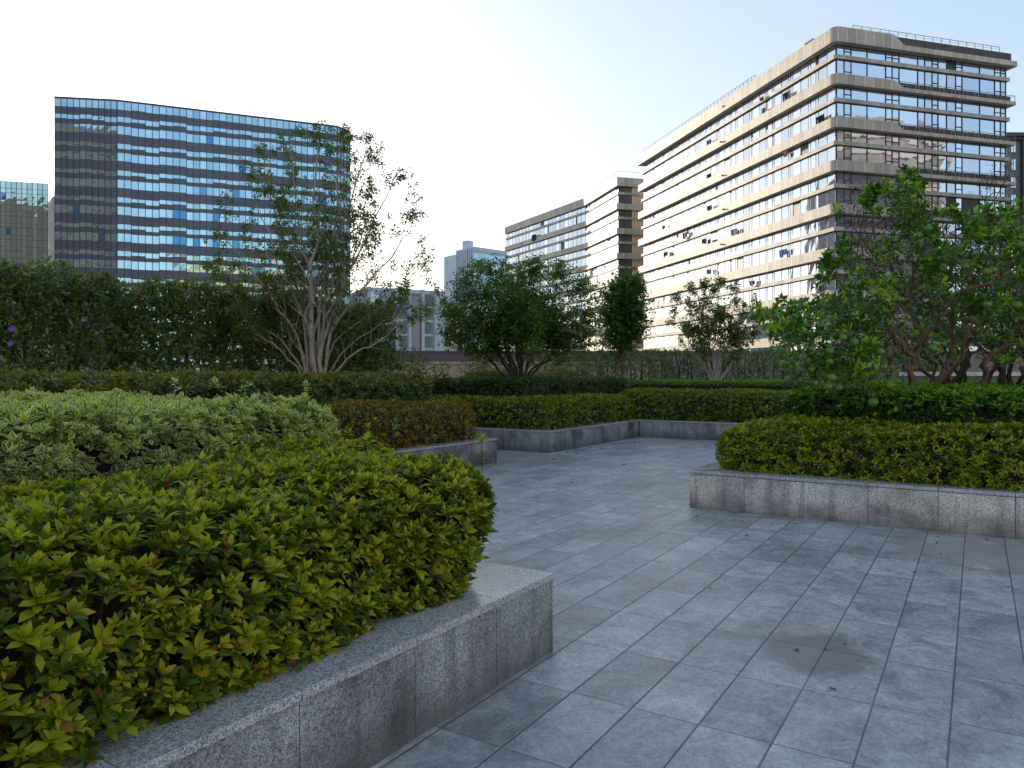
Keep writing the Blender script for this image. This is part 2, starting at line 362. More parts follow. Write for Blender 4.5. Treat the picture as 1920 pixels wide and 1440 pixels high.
def core_mesh(mb, b, rad, inset, amp, ph, warp=None):
    """near-black block standing in for the shade inside a hedge, rounded and lumpy"""
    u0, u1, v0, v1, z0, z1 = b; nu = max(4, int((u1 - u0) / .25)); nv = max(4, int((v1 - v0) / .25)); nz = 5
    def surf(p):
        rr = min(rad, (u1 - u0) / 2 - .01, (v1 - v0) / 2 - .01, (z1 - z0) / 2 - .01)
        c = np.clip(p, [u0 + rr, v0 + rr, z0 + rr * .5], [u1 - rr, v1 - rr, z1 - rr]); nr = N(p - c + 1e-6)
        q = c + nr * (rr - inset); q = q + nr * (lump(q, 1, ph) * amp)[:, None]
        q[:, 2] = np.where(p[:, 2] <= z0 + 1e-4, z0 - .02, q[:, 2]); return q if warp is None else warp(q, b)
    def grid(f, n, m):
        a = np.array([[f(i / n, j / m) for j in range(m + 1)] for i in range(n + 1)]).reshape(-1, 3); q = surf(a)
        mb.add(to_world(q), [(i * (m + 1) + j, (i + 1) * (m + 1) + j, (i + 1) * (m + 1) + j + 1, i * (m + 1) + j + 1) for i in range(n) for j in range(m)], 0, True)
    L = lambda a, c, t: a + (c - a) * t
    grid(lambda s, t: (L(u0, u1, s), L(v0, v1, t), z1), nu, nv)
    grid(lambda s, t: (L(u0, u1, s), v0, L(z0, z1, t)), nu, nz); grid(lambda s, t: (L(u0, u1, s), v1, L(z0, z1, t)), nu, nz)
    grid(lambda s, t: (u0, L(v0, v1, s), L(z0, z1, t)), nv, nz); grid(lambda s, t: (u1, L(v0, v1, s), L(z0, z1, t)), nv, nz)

def warp_end(q, b):
    # the free u-end leans in towards its foot and rounds off in plan
    q = q.copy(); f = np.clip((q[:, 2] - b[4]) / (b[5] - b[4]), 0, 1); s_ = np.clip((q[:, 0] - (b[1] - 1.1)) / 1.1, 0, 1); w_ = np.clip(1 - (q[:, 1] - b[2]) / 1.0, 0, 1)
    q[:, 0] -= s_ * (.55 * (1 - f) ** 1.3 + .12 * np.clip(f - .7, 0, 1)); q[:, 1] += w_ * s_ ** 2 * .10; q[:, 2] -= s_ ** 2 * .07 * f; return q
def warp_dome(q, b):
    q = q.copy(); s_ = np.clip((q[:, 1] - (b[3] - .75)) / .75, 0, 1); f = np.clip((q[:, 2] - b[4]) / (b[5] - b[4]), 0, 1)
    q[:, 2] -= s_ ** 2 * .16 * f; q[:, 1] -= s_ * .12 * (1 - f) ** 2; w_ = np.clip(1 - (q[:, 0] - b[0]) / .7, 0, 1); q[:, 0] += w_ * s_ ** 2 * .25; return q
def hedge(name, boxes, rad, dens, k, L, wr, mats, label, cat='hedge', p_young=.5, hi=True, third=0, seed=1, amp=.05, up=.8, inner=.7, core_in=.13, warp=None, gaps=0.0,
          stems=False, group=None, top_only=False, th=(0.35, 1.45), cutoff=None, young_top=False, shoots=0):
    r = np.random.default_rng(seed); b0 = boxes[0]
    org = G((b0[0] + b0[1]) / 2, (b0[2] + b0[3]) / 2, b0[4]); root = empty(name, org, 0, label, cat, group)
    lv = Leaves(seed); cm = MB(); st = MB(); o3 = np.array(org)
    for i, b in enumerate(boxes):
        for layer, (ins, dn) in enumerate(((0.0, 1.0), (L * 1.0, inner))):
            q, nr = box_samples(r, b, rad, dens * dn, amp, inset=ins, ph=i * .7 + seed)
            q = q + r.normal(0, L * .22, q.shape)
            if gaps and layer == 0: m_ = lump(q, 4.3, seed * .7) > -1 + gaps; q, nr = q[m_], nr[m_]
            if warp is not None: q = warp(q, b)
            pw = to_world(q) - o3; nw = to_world(nr)
            A = nw + np.array([0, 0, up]) + r.normal(0, .28, nw.shape)
            if young_top:
                tm = q[:, 2] > b[5] - rad * .8
                for sel, py in ((tm, p_young), (~tm, p_young * .12)):
                    if sel.sum(): lv.rosettes(pw[sel], A[sel], k, L, wr, p_young=py * (1 - .5 * layer), third=third, th=th)
            else: lv.rosettes(pw, A, k, L, wr, p_young=p_young * (1 - .55 * layer), third=third, th=th)
            if stems and layer == 0:
                for j in range(0, len(pw), 1):
                    a = N(A[j]); p0 = pw[j] - a * .02; p1 = pw[j] - nw[j] * .13 - np.array([0, 0, .09]) + r.normal(0, .02, 3)
                    st.tube([p1, (p0 + p1) / 2 + r.normal(0, .008, 3), p0], [.0028, .002, .0014], 3, cap=False)
        if shoots:
            n = shoots; q = np.stack([r.uniform(b[0] + rad * .5, b[1] - rad * .5, n), r.uniform(b[2] + .05, b[3] - .05, n), np.full(n, b[5])], 1)
            for j in range(n):
                hgt = r.uniform(.04, .14) * (1 + L * 4); qq = np.array([q[j] + (0, 0, hgt * t) for t in (0.35, 0.7, 1.0)]) + r.normal(0, .01, (3, 3)); pw = to_world(qq) - o3
                lv.rosettes(pw, np.tile((0, 0, 1.0), (3, 1)) + r.normal(0, .15, (3, 3)), max(4, k - 3), L * .9, wr, p_young=1)
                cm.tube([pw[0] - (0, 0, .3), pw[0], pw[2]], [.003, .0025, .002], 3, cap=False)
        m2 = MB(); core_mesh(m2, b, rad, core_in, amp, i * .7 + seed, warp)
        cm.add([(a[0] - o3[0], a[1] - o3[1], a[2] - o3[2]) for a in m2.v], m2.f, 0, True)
    lv.build('foliage', mats, root, hi)
    cm.build('shade_core', M['core'], root)  # painted-shade block, with the stems of any shoots
    if st.v: st.build('twigs', M['twig'], root)
    return root

# ------------------------------------------------------------------ setting: ground, paving, soil
g = MB(); g.add([(-2500, -2500, -.06), (2500, -2500, -.06), (2500, 2500, -.06), (-2500, 2500, -.06)], [(0, 1, 2, 3)])
tag(g.build('ground', m_plain('far_ground', (0.12, 0.12, 0.11), .9, var=.3, scale=.05)), kind='structure')

def m_paving():
    m, nt, b = mat('granite_paving'); o = coords(nt)
    sx = nt.nodes.new('ShaderNodeSeparateXYZ'); nt.links.new(o, sx.inputs[0]); u, v = sx.outputs[0], sx.outputs[1]
    fv = mth(nt, 'ADD', mth(nt, 'DIVIDE', mth(nt, 'SUBTRACT', v, .099), .306), 200); fu = mth(nt, 'ADD', mth(nt, 'DIVIDE', mth(nt, 'SUBTRACT', u, 3.128), .615), 200)
    iv, iu = mth(nt, 'FLOOR', fv), mth(nt, 'FLOOR', fu)
    def edge(f, size, w):
        fr = mth(nt, 'FRACT', f); d = mth(nt, 'MULTIPLY', mth(nt, 'MINIMUM', fr, mth(nt, 'SUBTRACT', 1, fr)), size)
        return mth(nt, 'SUBTRACT', 1, mth(nt, 'DIVIDE', d, w, True), True)
    ev = edge(fv, .306, .0065); eu = edge(fu, .615, .0048)
    cmb = nt.nodes.new('ShaderNodeCombineXYZ'); nt.links.new(iv, cmb.inputs[0]); nt.links.new(iu, cmb.inputs[1])
    w = nt.nodes.new('ShaderNodeTexWhiteNoise'); nt.links.new(cmb.outputs[0], w.inputs[0])
    sepw = nt.nodes.new('ShaderNodeSeparateXYZ'); nt.links.new(w.outputs['Color'], sepw.inputs[0])
    # each slab its own piece of stone
    off = nt.nodes.new('ShaderNodeVectorMath'); off.operation = 'MULTIPLY_ADD'; off.inputs[1].default_value = (7, 9, 3)
    nt.links.new(w.outputs['Color'], off.inputs[0]); nt.links.new(o, off.inputs[2]); so_ = off.outputs[0]
    sp1 = noise(nt, 230, 2, o, .7); cloud = noise(nt, 4.5, 8, so_, .72, .8); cloud2 = noise(nt, 1.1, 5, o, .6, .3); fine = noise(nt, 38, 4, so_, .7)
    c = mixc(nt, 1.0, (0.335, 0.367, 0.408), ramp(nt, sp1, [(.36, .6), (.5, 1.0), (.65, 1.3)]), 'MULTIPLY')
    c = mixc(nt, 1.0, c, ramp(nt, cloud, [(.34, .62), (.5, .97), (.66, 1.3)]), 'MULTIPLY')
    c = mixc(nt, .8, c, ramp(nt, cloud2, [(.36, .76), (.5, 1.0), (.64, 1.14)]), 'MULTIPLY')
    c = mixc(nt, .6, c, ramp(nt, fine, [(.36, .66), (.5, 1.0), (.62, 1.25)]), 'MULTIPLY')
    c = mixc(nt, .5, c, ramp(nt, noise(nt, 95, 3, so_, .75), [(.36, .7), (.5, 1.0), (.64, 1.25)]), 'MULTIPLY')
    c = mixc(nt, 1.0, c, ramp(nt, sepw.outputs[0], [(0, .8), (.5, 1.0), (1, 1.12)]), 'MULTIPLY')
    c = mixc(nt, mth(nt, 'MULTIPLY', sepw.outputs[1], .25), c, mixc(nt, 1.0, c, (1.12, 1.0, .93), 'MULTIPLY'))
    # brown stain on a few slabs
    def stain(cx, cy, rx, ry, col, amt):
        nonlocal c
        a = mth(nt, 'POWER', mth(nt, 'DIVIDE', mth(nt, 'SUBTRACT', u, cx), rx), 2); e = mth(nt, 'POWER', mth(nt, 'DIVIDE', mth(nt, 'SUBTRACT', v, cy), ry), 2)
        d = mth(nt, 'ADD', mth(nt, 'SQRT', mth(nt, 'ADD', mth(nt, 'ABSOLUTE', a), mth(nt, 'ABSOLUTE', e))), mth(nt, 'MULTIPLY', mth(nt, 'SUBTRACT', noise(nt, 5, 4, o), .5), 1.4))
        c = mixc(nt, mth(nt, 'MULTIPLY', ramp(nt, d, [(.6, 1.0), (1.05, 0.0)]), amt), c, col)
    s1 = UV(*P(1530, 1225, (H * F) / (1225 - HY)).xy[:]); stain(s1[0], s1[1], .42, .34, (0.165, 0.15, 0.155), .75)
    s2 = UV(*P(1840, 1040, (H * F) / (1040 - HY)).xy[:]); stain(s2[0], s2[1], .5, .8, (0.30, 0.275, 0.265), .7)
    s3 = UV(*P(1000, 862, (H * F) / (862 - HY)).xy[:]); stain(s3[0], s3[1], 1.2, 1.6, (0.22, 0.215, 0.22), .6)
    # dirt in the joints
    dj = mth(nt, 'MAXIMUM', ev, mth(nt, 'MULTIPLY', eu, mth(nt, 'ADD', .55, mth(nt, 'MULTIPLY', sepw.outputs[2], .45))))
    fade = mth(nt, 'MULTIPLY', dj, ramp(nt, noise(nt, 2.0, 3, o), [(.3, .75), (.55, 1.0)]))
    c = mixc(nt, fade, c, (0.012, 0.012, 0.013))
    nt.links.new(c, b.inputs['Base Color'])
    rg = ramp(nt, cloud, [(.3, .34), (.7, .5)]); nt.links.new(rg, b.inputs['Roughness']); b.inputs['Specular IOR Level'].default_value = .5
    h = mth(nt, 'SUBTRACT', mth(nt, 'MULTIPLY', fine, .35), mth(nt, 'MULTIPLY', dj, 1.6)); bump(nt, h, .45, .004, b)
    return m
g = MB(); g.add([(-14, -30, 0), (30, -30, 0), (30, 30, 0), (-14, 30, 0)], [(0, 1, 2, 3)])
pv = tag(g.build('paving', m_paving()), kind='structure'); pv.rotation_euler = (0, 0, GR)

# planters: granite-faced walls with polished coping, outline polygons in (u, v), counter-clockwise
HC = 0.425
def planter(name, poly, label, soil_z=.40, wallmat='gran', soilpoly=None):
    root = empty(name, (0, 0, 0), GR, label, 'planter')
    wl = MB(); cp = MB(); n = len(poly); cw = .30; th = .035
    def inward(i):  # inset vertex i by distance d
        a, b_, c_ = Vector(poly[i - 1]), Vector(poly[i]), Vector(poly[(i + 1) % n])
        d1 = (b_ - a).normalized(); d2 = (c_ - b_).normalized(); n1 = Vector((-d1.y, d1.x)); n2 = Vector((-d2.y, d2.x)); return b_, n1, n2
    def off(i, d):
        p, n1, n2 = inward(i); return p + n1 * d + (n2 * d if abs(n1.dot(n2)) < .5 else Vector((0, 0)))
    for i in range(n):
        j = (i + 1) % n; a, b_ = Vector(poly[i]), Vector(poly[j]); L = (b_ - a).length; d = (b_ - a) / L; nn = Vector((-d.y, d.x))
        # dark backing wall, set behind the facing slabs
        a2, b2, a3, b3 = off(i, .03), off(j, .03), off(i, .2), off(j, .2)
        wl.prism([a2, b2, b3, a3], 0, HC - .06, 1)
        # facing slabs, .615 m, starting from the free corner
        k = int(L / .615 + .999); edges = [0] + [min(L, .615 * (q + 1)) for q in range(k)]
        if label.find('right') < 0 and i in planter.rev.get(name + label[:6], ()): edges = sorted(L - e for e in edges)
        for q in range(len(edges) - 1):
            s0, s1 = edges[q] + .0022, edges[q + 1] - .0022
            if s1 - s0 < .02: continue
            pa, pb = a + d * s0 + nn * .012, a + d * s1 + nn * .012
            wl.prism([pa, pb, pb + nn * .017, pa + nn * .017], 0.0, HC - th - .006, 0)
            # coping slab mitred at the corners
            oa = a + d * s0 if q else off(i, 0); ob = a + d * s1 if q < len(edges) - 2 else off(j, 0)
            ia = a + d * s0 + nn * cw if q else off(i, cw); ib = a + d * s1 + nn * cw if q < len(edges) - 2 else off(j, cw)
            cp.prism([oa, ob, ib, ia], HC - th, HC, 0)
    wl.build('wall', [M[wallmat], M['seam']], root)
    cp.build('coping', M['cope'], root, bevel=.004)
    s = MB(); ip = [off(i, .19) for i in range(n)]; s.prism(ip, .01, soil_z, 0)
    s.build('soil', M['soil'], root)
    return root
planter.rev = {}
def tri(poly): return poly
planter('granite_planter', [(-5, 1.956), (3.553, 1.956), (3.553, 3.4), (4.3, 3.4), (4.3, 7.05), (10.75, 7.05), (10.75, 16), (-5, 16)][::1],
        'long stepped grey granite planter in the left foreground carrying the variegated hedge')
planter('granite_planter', [(12.64, 7.05), (17.11, 7.05), (17.11, -8), (25, -8), (25, 16), (12.64, 16)],
        'far grey granite planter with an inner corner at the end of the paved court')
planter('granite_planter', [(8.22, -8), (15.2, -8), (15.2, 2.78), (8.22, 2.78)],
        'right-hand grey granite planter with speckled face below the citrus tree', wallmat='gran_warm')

# raised soil behind the low hedges
sm = MB()
for b in ((-4.5, 10.5, 9.4, 15.8, .3, 1.25), (15.4, 24.5, 10.1, 15.8, .3, 1.25), (21.0, 24.5, -7.5, 10.0, .3, 1.2), (10.8, 14.8, -7.5, 2.2, .3, 1.05)):
    sm.prism([(b[0], b[2]), (b[1], b[2]), (b[1], b[3]), (b[0], b[3])], b[4], b[5])
so2 = tag(sm.build('soil', M['soil']), kind='structure'); so2.rotation_euler = (0, 0, GR)

# ------------------------------------------------------------------ hedges
AZ = [M['az_young'], M['az_old'], M['az_rust']]
hedge('azalea_hedge', [(-2.2, 3.62, 2.14, 3.85, .36, 1.02), (2.6, 4.15, 3.3, 4.2, .36, 1.02)], .34, 400, 11, .050, .46, AZ, 'yellow-green azalea hedge in the near left corner overhanging the granite coping',
      th=(.3, 1.3), p_young=.78, third=.03, seed=3, amp=.075, stems=True, inner=.55, core_in=.2, warp=warp_end, gaps=.42, up=1.2, shoots=24)
hedge('variegated_hedge', [(-1.0, 4.05, 4.0, 6.9, .36, 1.31)], .3, 210, 9, .062, .5, [M['vg_young'], M['vg_leaf']], 'pale variegated hedge with cream leaf edges clipped flat at left',
      p_young=.95, seed=5, amp=.06, young_top=True, core_in=.17, shoots=26, gaps=.2)
hedge('azalea_hedge', [(4.6, 10.55, 7.25, 8.5, .36, 1.08)], .38, 230, 8, .048, .38, [M['az_young'], M['az_old'], M['red_leaf']], 'bronze and olive azalea mound at the end of the left granite planter',
      p_young=.6, third=.5, seed=7, amp=.05, core_in=.14)
hedge('laurel_hedge', [(0.5, 10.6, 8.3, 9.6, .5, 1.5)], .2, 150, 8, .075, .38, [M['h_tip'], M['h_dark']], 'dark green hedge with yellow tips in front of the tall hedge',
      p_young=1.0, seed=9, amp=.04, young_top=True, hi=True, core_in=.15, shoots=40)
hedge('azalea_hedge', [(12.86, 14.1, 7.25, 12.6, .36, 1.02), (13.4, 17.7, 7.25, 8.55, .36, 1.03), (17.32, 18.7, -6, 7.9, .36, 1.14)], .3, 190, 7, .055, .42, AZ, 'long yellow-green azalea hedge along the far granite planter',
      p_young=.55, third=.03, seed=11, hi=False, core_in=.13)
hedge('laurel_hedge', [(14.1, 20.0, 8.6, 10.0, .5, 1.43), (14.1, 15.3, 9.5, 12.4, .5, 1.41)], .12, 170, 7, .07, .45, [M['h_dark'], M['h_dark']], 'blackish green clipped hedge under the round multi-stem tree',
      p_young=.2, seed=13, hi=False, amp=.02, core_in=.12)
hedge('laurel_hedge', [(15.4, 20.5, 10.2, 11.4, .9, 1.56)], .25, 130, 7, .075, .4, [M['h_tip'], M['h_dark']], 'loose hedge with orange-yellow tips behind the blackish clipped hedge',
      p_young=.95, seed=14, hi=False, amp=.06, core_in=.14, shoots=24)
hedge('box_hedge', [(19.2, 22.0, -4, 8.3, .6, 1.36)], .12, 260, 6, .045, .5, [M['box'], M['box_dk']], 'smooth bright green box hedge clipped flat before the far hedge screen',
      p_young=.95, seed=15, hi=False, amp=.015, young_top=True, core_in=.1)
hedge('azalea_hedge', [(8.42, 9.9, -4.5, 2.68, .36, .97)], .36, 330, 9, .05, .36, AZ, 'yellow-green azalea hedge on the right-hand planter with a rounded left end',
      p_young=.72, third=.03, seed=17, amp=.05, core_in=.17, warp=warp_dome, gaps=.38, shoots=24)
hedge('privet_hedge', [(9.6, 12.6, -5, 2.1, .5, 1.33)], .22, 230, 8, .062, .5, [M['box'], M['box_dk']], 'bright green topped privet hedge beneath the citrus trunks',
      p_young=.95, seed=19, amp=.045, young_top=True, core_in=.14, shoots=40)

def leaf_mass(name, cen, ax, n, k, L, wr, mats, label, cat, seed, p_young=.3, hi=False, rz=0, holes=.0, shell=.5, group=None, stems=6, stem_mat='bark_dark', zb=1.1):
    """bush: ellipsoid-ish volume of sprigs round a handful of stems"""
    r = np.random.default_rng(seed); root = empty(name, (cen[0], cen[1], zb), rz, label, cat, group)
    d = N(r.normal(size=(n, 3))); rad = shell + (1 - shell) * r.random(n) ** .6
    rad = rad * (1 + .16 * lump(d * 2.2, 1.3, seed)); q = d * rad[:, None] * np.array(ax)
    if holes: keep = lump(q, 2.5, seed) > -1 + holes; q, d = q[keep], d[keep]
    q = q + np.array([0, 0, cen[2] - zb]); q = q[q[:, 2] > .02]; d = d[:len(q)]
    A = N(q - np.array([0, 0, (cen[2] - zb) * .6])) + np.array([0, 0, .6]) + r.normal(0, .35, q.shape)
    lv = Leaves(seed); lv.rosettes(q, A, k, L, wr, p_young=p_young, jit=.5); lv.build('foliage', mats, root, hi)
    mb = MB()
    for i in range(stems):
        t = q[r.integers(len(q))] * .8; b = np.array([r.normal(0, .08), r.normal(0, .08), -.1]); mid = (t + b) / 2 + np.array([0, 0, .15]) + r.normal(0, .05, 3)
        mb.tube([b, mid, t], [.025, .016, .006], 5)
    mb.build('trunk', M[stem_mat], root)
    return root

# tall hedge: leafy screen on thin dark stems
def screen(name, u0, u1, v0, v1, z0, z1, n, k, L, wr, mats, label, seed, hi=True, nstem=30, p_young=.16, lowgap=.2, sw='bark_dark'):
    r = np.random.default_rng(seed); org = G((u0 + u1) / 2, (v0 + v1) / 2, z0); o3 = np.array(org); root = empty(name, org, 0, label, 'hedge')
    q = np.stack([r.uniform(u0, u1, n), v0 + (v1 - v0) * np.where(r.random(n) < .65, r.random(n) * .45, r.random(n)), z0 + (z1 - z0) * r.random(n) ** .72], 1)
    top = z1 + .16 * lump(np.stack([q[:, 0], q[:, 0] * 0, q[:, 0] * .3], 1), 1.3, seed) - .12 * ((q[:, 1] - (v0 + v1) / 2) / ((v1 - v0) / 2)) ** 2
    q[:, 2] = z0 + (q[:, 2] - z0) * (top - z0) / (z1 - z0)
    f = (q[:, 2] - z0) / (z1 - z0); dens = lump(q, 1.9, seed * 1.1)
    keep = ~((f < .5) & (dens < -1 + lowgap * 2.0 * (1 - f))); q = q[keep]; f = f[keep]
    A = np.stack([r.normal(0, .5, len(q)), -np.abs(r.normal(.6, .5, len(q))), r.uniform(.3, 1.4, len(q))], 1)
    pw = to_world(q) - o3; Aw = to_world(A); tp = f > .86
    lv = Leaves(seed)
    lv.rosettes(pw[~tp], Aw[~tp], k, L, wr, p_young=p_young, jit=.5); lv.rosettes(pw[tp], Aw[tp] + (0, 0, .6), k, L, wr, p_young=.55, jit=.4)
    lv.build('foliage', mats, root, hi)
    mb = MB()
    for i in range(nstem):
        u = u0 + (u1 - u0) * (i + r.uniform(.2, .8)) / nstem; v = (v0 + v1) / 2 + r.normal(0, .1)
        pts = [np.array(G(u + r.normal(0, .05) * j, v + r.normal(0, .05) * j, z0 - .1 + (z1 - z0) * j / 4 * .9)) - o3 for j in range(5)]
        mb.tube(pts, [.035, .03, .024, .016, .006], 5)
        for q_ in range(4):
            a = pts[1 + q_ % 3]; mb.tube([a, a + np.array([r.normal(0, .2), r.normal(0, .2), .25]), a + np.array([r.normal(0, .35), r.normal(0, .35), .5])], [.012, .009, .004], 4)
    mb.build('trunk', M[sw], root)
    return root
TL = [M['tall_tip'], M['tall']]
screen('tall_hedge', 1.0, 12.6, 10.75, 11.9, 1.2, 3.02, 12500, 6, .105, .36, TL, 'tall dark broadleaf hedge filling the left below the office blocks', 21, nstem=34)

# ------------------------------------------------------------------ trees
class Tree:
    def __init__(s, name, base, label, seed, bark, group=None, cat='tree'):
        s.root = empty(name, base, 0, label, cat, group); s.b = np.array(base, float); s.mb = MB(); s.r = np.random.default_rng(seed); s.lv = Leaves(seed); s.bark = bark; s.tips = []; s.dirs = []
    def limb(s, pts, r0, r1, sides=7, wob=.03, res=4, smooth=True):
        pts = [np.array(p, float) - s.b for p in pts]
        out = []
        n = len(pts)
        for i in range(n - 1):     # catmull-rom
            p0, p1, p2, p3 = pts[max(i - 1, 0)], pts[i], pts[i + 1], pts[min(i + 2, n - 1)]
            for j in range(res):
                t = j / res; out.append(.5 * ((2 * p1) + (-p0 + p2) * t + (2 * p0 - 5 * p1 + 4 * p2 - p3) * t * t + (-p0 + 3 * p1 - 3 * p2 + p3) * t ** 3))
        out.append(pts[-1]); L = np.linalg.norm(pts[-1] - pts[0])
        out = [p + (s.r.normal(0, wob * L * .12, 3) if 0 < i < len(out) - 1 else 0) for i, p in enumerate(out)]
        m = len(out); rad = [r0 + (r1 - r0) * (i / (m - 1)) ** .8 for i in range(m)]
        s.mb.tube(out, rad, sides); return out, rad
    def sub(s, line, rad, n, t0, length, spread=.8, up=.5, level=1, kids=4, klen=.45, wob=.1, tipn=3, env=None):
        """side limbs with twigs; twig ends are stored for the leaves"""
        r = s.r; m = len(line)
        for i in range(n):
            t = t0 + (1 - t0) * (i + r.random()) / n; x = t * (m - 1); a = int(min(x, m - 2)); p = line[a] + (line[a + 1] - line[a]) * (x - a)
            d = N(line[a + 1] - line[a]); side = N(np.cross(d, r.normal(size=3))); dd = N(d * (1 - spread * .6) + side * spread + np.array([0, 0, up]))
            Ln = length * r.uniform(.55, 1.15) * (1.15 - .45 * t); e = p + dd * Ln
            if env is not None:
                for _ in range(4):
                    if env(e + s.b): break
                    e = p + (e - p) * .65
            mid = (p + e) / 2 + r.normal(0, wob * Ln, 3) * .6; r0 = max(.003, rad[a] * .5); ln = [p, (p + mid) / 2 + r.normal(0, .02 * Ln, 3), mid, (mid + e) / 2, e]
            rr = [r0, r0 * .8, r0 * .62, r0 * .45, max(.0018, r0 * .25)]
            s.mb.tube(ln, rr, 5 if r0 > .01 else 3, cap=False)
            if level > 0: s.sub(ln, rr, kids, .25, Ln * klen, spread, up * .6, level - 1, kids, klen, wob, tipn, env)
            else:
                for q in range(tipn):
                    tt = 1 - q / max(1, tipn) * .8; x = tt * 4; a2 = int(min(x, 3)); s.tips.append(ln[a2] + (ln[a2 + 1] - ln[a2]) * (x - a2)); s.dirs.append(N(e - p))
        s.tips.append(line[-1]); s.dirs.append(N(line[-1] - line[-2]))
    def leaves(s, k, L, wr, mats, p_young=.3, hi=False, rep=1, jit=.06, th=(.5, 1.7), droop=0.0, cull=None):
        Pt = np.repeat(np.array(s.tips), rep, 0); A = np.repeat(np.array(s.dirs), rep, 0); Pt = Pt + s.r.normal(0, jit, Pt.shape)
        A = A + np.array([0, 0, .45 - droop]) + s.r.normal(0, .35, A.shape)
        s.lv.rosettes(Pt, A, k, L, wr, p_young=p_young, th=th, jit=.5)
        return s.lv.build('crown', mats, s.root, hi, cull=cull)
    def done(s): return s.mb.build('trunk', s.bark, s.root)

def px_env(Y, ell, dy=2.5):
    """keep branch ends inside an outline: list of (cx, cy, rx, ry) ellipses seen at depth Y"""
    def f(p):
        px = 960 + p[0] / p[1] * F; py = HY - (p[2] - H) / p[1] * F
        return abs(p[1] - Y) < dy and any(((px - cx) / rx) ** 2 + ((py - cy) / ry) ** 2 < 1 for cx, cy, rx, ry in ell)
    return f

# airy multi-stem maple at left
def maple(base_px, Y, ends, label, seed, r0, sublen, nsub, kids, leafL, rep, k, ell, tipn=2, pyoung=.3, jit=.07, z0=1.25, bark='bark_pale', mats=None, name='maple_tree', dy=2.2, group=None, level=1):
    b = P(base_px[0], base_px[1], Y); b.z = z0
    t = Tree(name, b, label, seed, M[bark], group); env = px_env(Y, ell, dy); r = t.r
    for i, e in enumerate(ends):
        ex, ey = e[0], e[1]; rr = r0 * (e[2] if len(e) > 2 else r.uniform(.55, 1.0)); Ye = Y + (e[3] if len(e) > 3 else r.uniform(-dy * .6, dy * .6))
        end = P(ex, ey, Ye); bb = np.array(b) + np.array([(ex - base_px[0]) / F * Y * .06, r.normal(0, .07), 0])
        tall_stem = ey < base_px[1] - 130
        x1 = base_px[0] + (ex - base_px[0]) * (.20 if tall_stem else .34); y1 = base_px[1] - (base_px[1] - ey) * .30
        x2 = base_px[0] + (ex - base_px[0]) * (.55 if tall_stem else .68); y2 = base_px[1] - (base_px[1] - ey) * .62
        pts = [bb, P(x1 + r.normal(0, 5), y1, Y + (Ye - Y) * .3), P(x2 + r.normal(0, 8), y2, Y + (Ye - Y) * .7), end]
        ln, rad = t.limb(pts, rr, .006, 7, .07)
        t.sub(ln, rad, nsub, .3, sublen, .7, .55, level, kids, .5, .1, tipn, env)
    t.leaves(k, leafL, .5, mats or [M['maple'], M['maple']], p_young=pyoung, rep=rep, jit=jit)
    t.done(); return t
maple((590, 706), 13.3, [(395, 500, .8), (408, 435, .7), (470, 335, .7), (505, 300, .8), (545, 270, .9), (600, 238, 1.15), (640, 262, 1.0), (690, 262, .8), (735, 345, .8), (772, 432, .8), (795, 500, .45),
                         (818, 545, .4), (455, 610, .45), (385, 540, .5), (700, 400, .9), (650, 340, .9), (560, 400, .8), (760, 600, .5), (620, 450, .8)],
      'big airy multi-stem maple with pale forked trunks before the dark office block', 31, .050, 1.05, 9, 4, .060, 2, 6,
      [(600, 470, 215, 235), (600, 560, 225, 110)], tipn=4, jit=.05)
# dense round multi-stem tree
el2 = [(975, 590, 142, 82), (935, 560, 95, 70), (1030, 565, 80, 68), (975, 625, 140, 52)]
maple((975, 706), 17.5, [(850, 570), (880, 525), (915, 500), (960, 520), (1000, 500), (1045, 520), (1085, 545), (1100, 600), (840, 625), (1085, 640), (975, 560), (930, 590), (1020, 590), (905, 640), (1050, 650), (1000, 640), (870, 600)],
      'round dense multi-stem tree on the far planter above the blackish hedge', 33, .050, 1.0, 10, 4, .085, 4, 5, el2, tipn=3, jit=.12, z0=1.2, bark='bark_dark', mats=[M['osm_tip'], M['osm']], name='round_tree', pyoung=.28, dy=1.7)
# upright dense tree with reddish trunk
b = P(1168, 706, 21.5); b.z = 1.2
t = Tree('evergreen_tree', b, 'narrow dark evergreen tree with reddish trunk right of the round tree', 35, M['bark_brown'])
ln, rad = t.limb([b, P(1166, 660, 21.5), P(1170, 610, 21.5), P(1172, 545, 21.5)], .07, .01)
t.sub(ln, rad, 34, .22, .95, .75, .6, 1, 5, .5, .08, 3, px_env(21.5, [(1173, 612, 50, 80), (1176, 640, 52, 44), (1160, 580, 32, 48)], .9))
t.leaves(7, .11, .45, [M['osm'], M['h_dark']], p_young=.35, rep=5, jit=.2); t.done()
# airy trees before the big apartment block
maple((1340, 708), 24.5, [(1262, 600), (1275, 560), (1300, 545), (1325, 535), (1352, 528), (1385, 545), (1410, 575), (1425, 610), (1290, 640), (1395, 640), (1340, 600), (1365, 590)],
      'small airy multi-stem maple centred in front of the big apartment block', 37, .045, .8, 9, 4, .10, 2, 7, [(1340, 595, 92, 72)], tipn=2, z0=1.2, jit=.07, dy=1.3)
maple((1512, 700), 22.5, [(1465, 610), (1490, 590), (1515, 600), (1545, 600), (1560, 630), (1470, 650)],
      'small multi-stem maple half hidden behind the citrus foliage', 38, .05, .7, 6, 4, .08, 1, 5, [(1512, 620, 60, 50)], tipn=2, z0=1.2, dy=1.0)

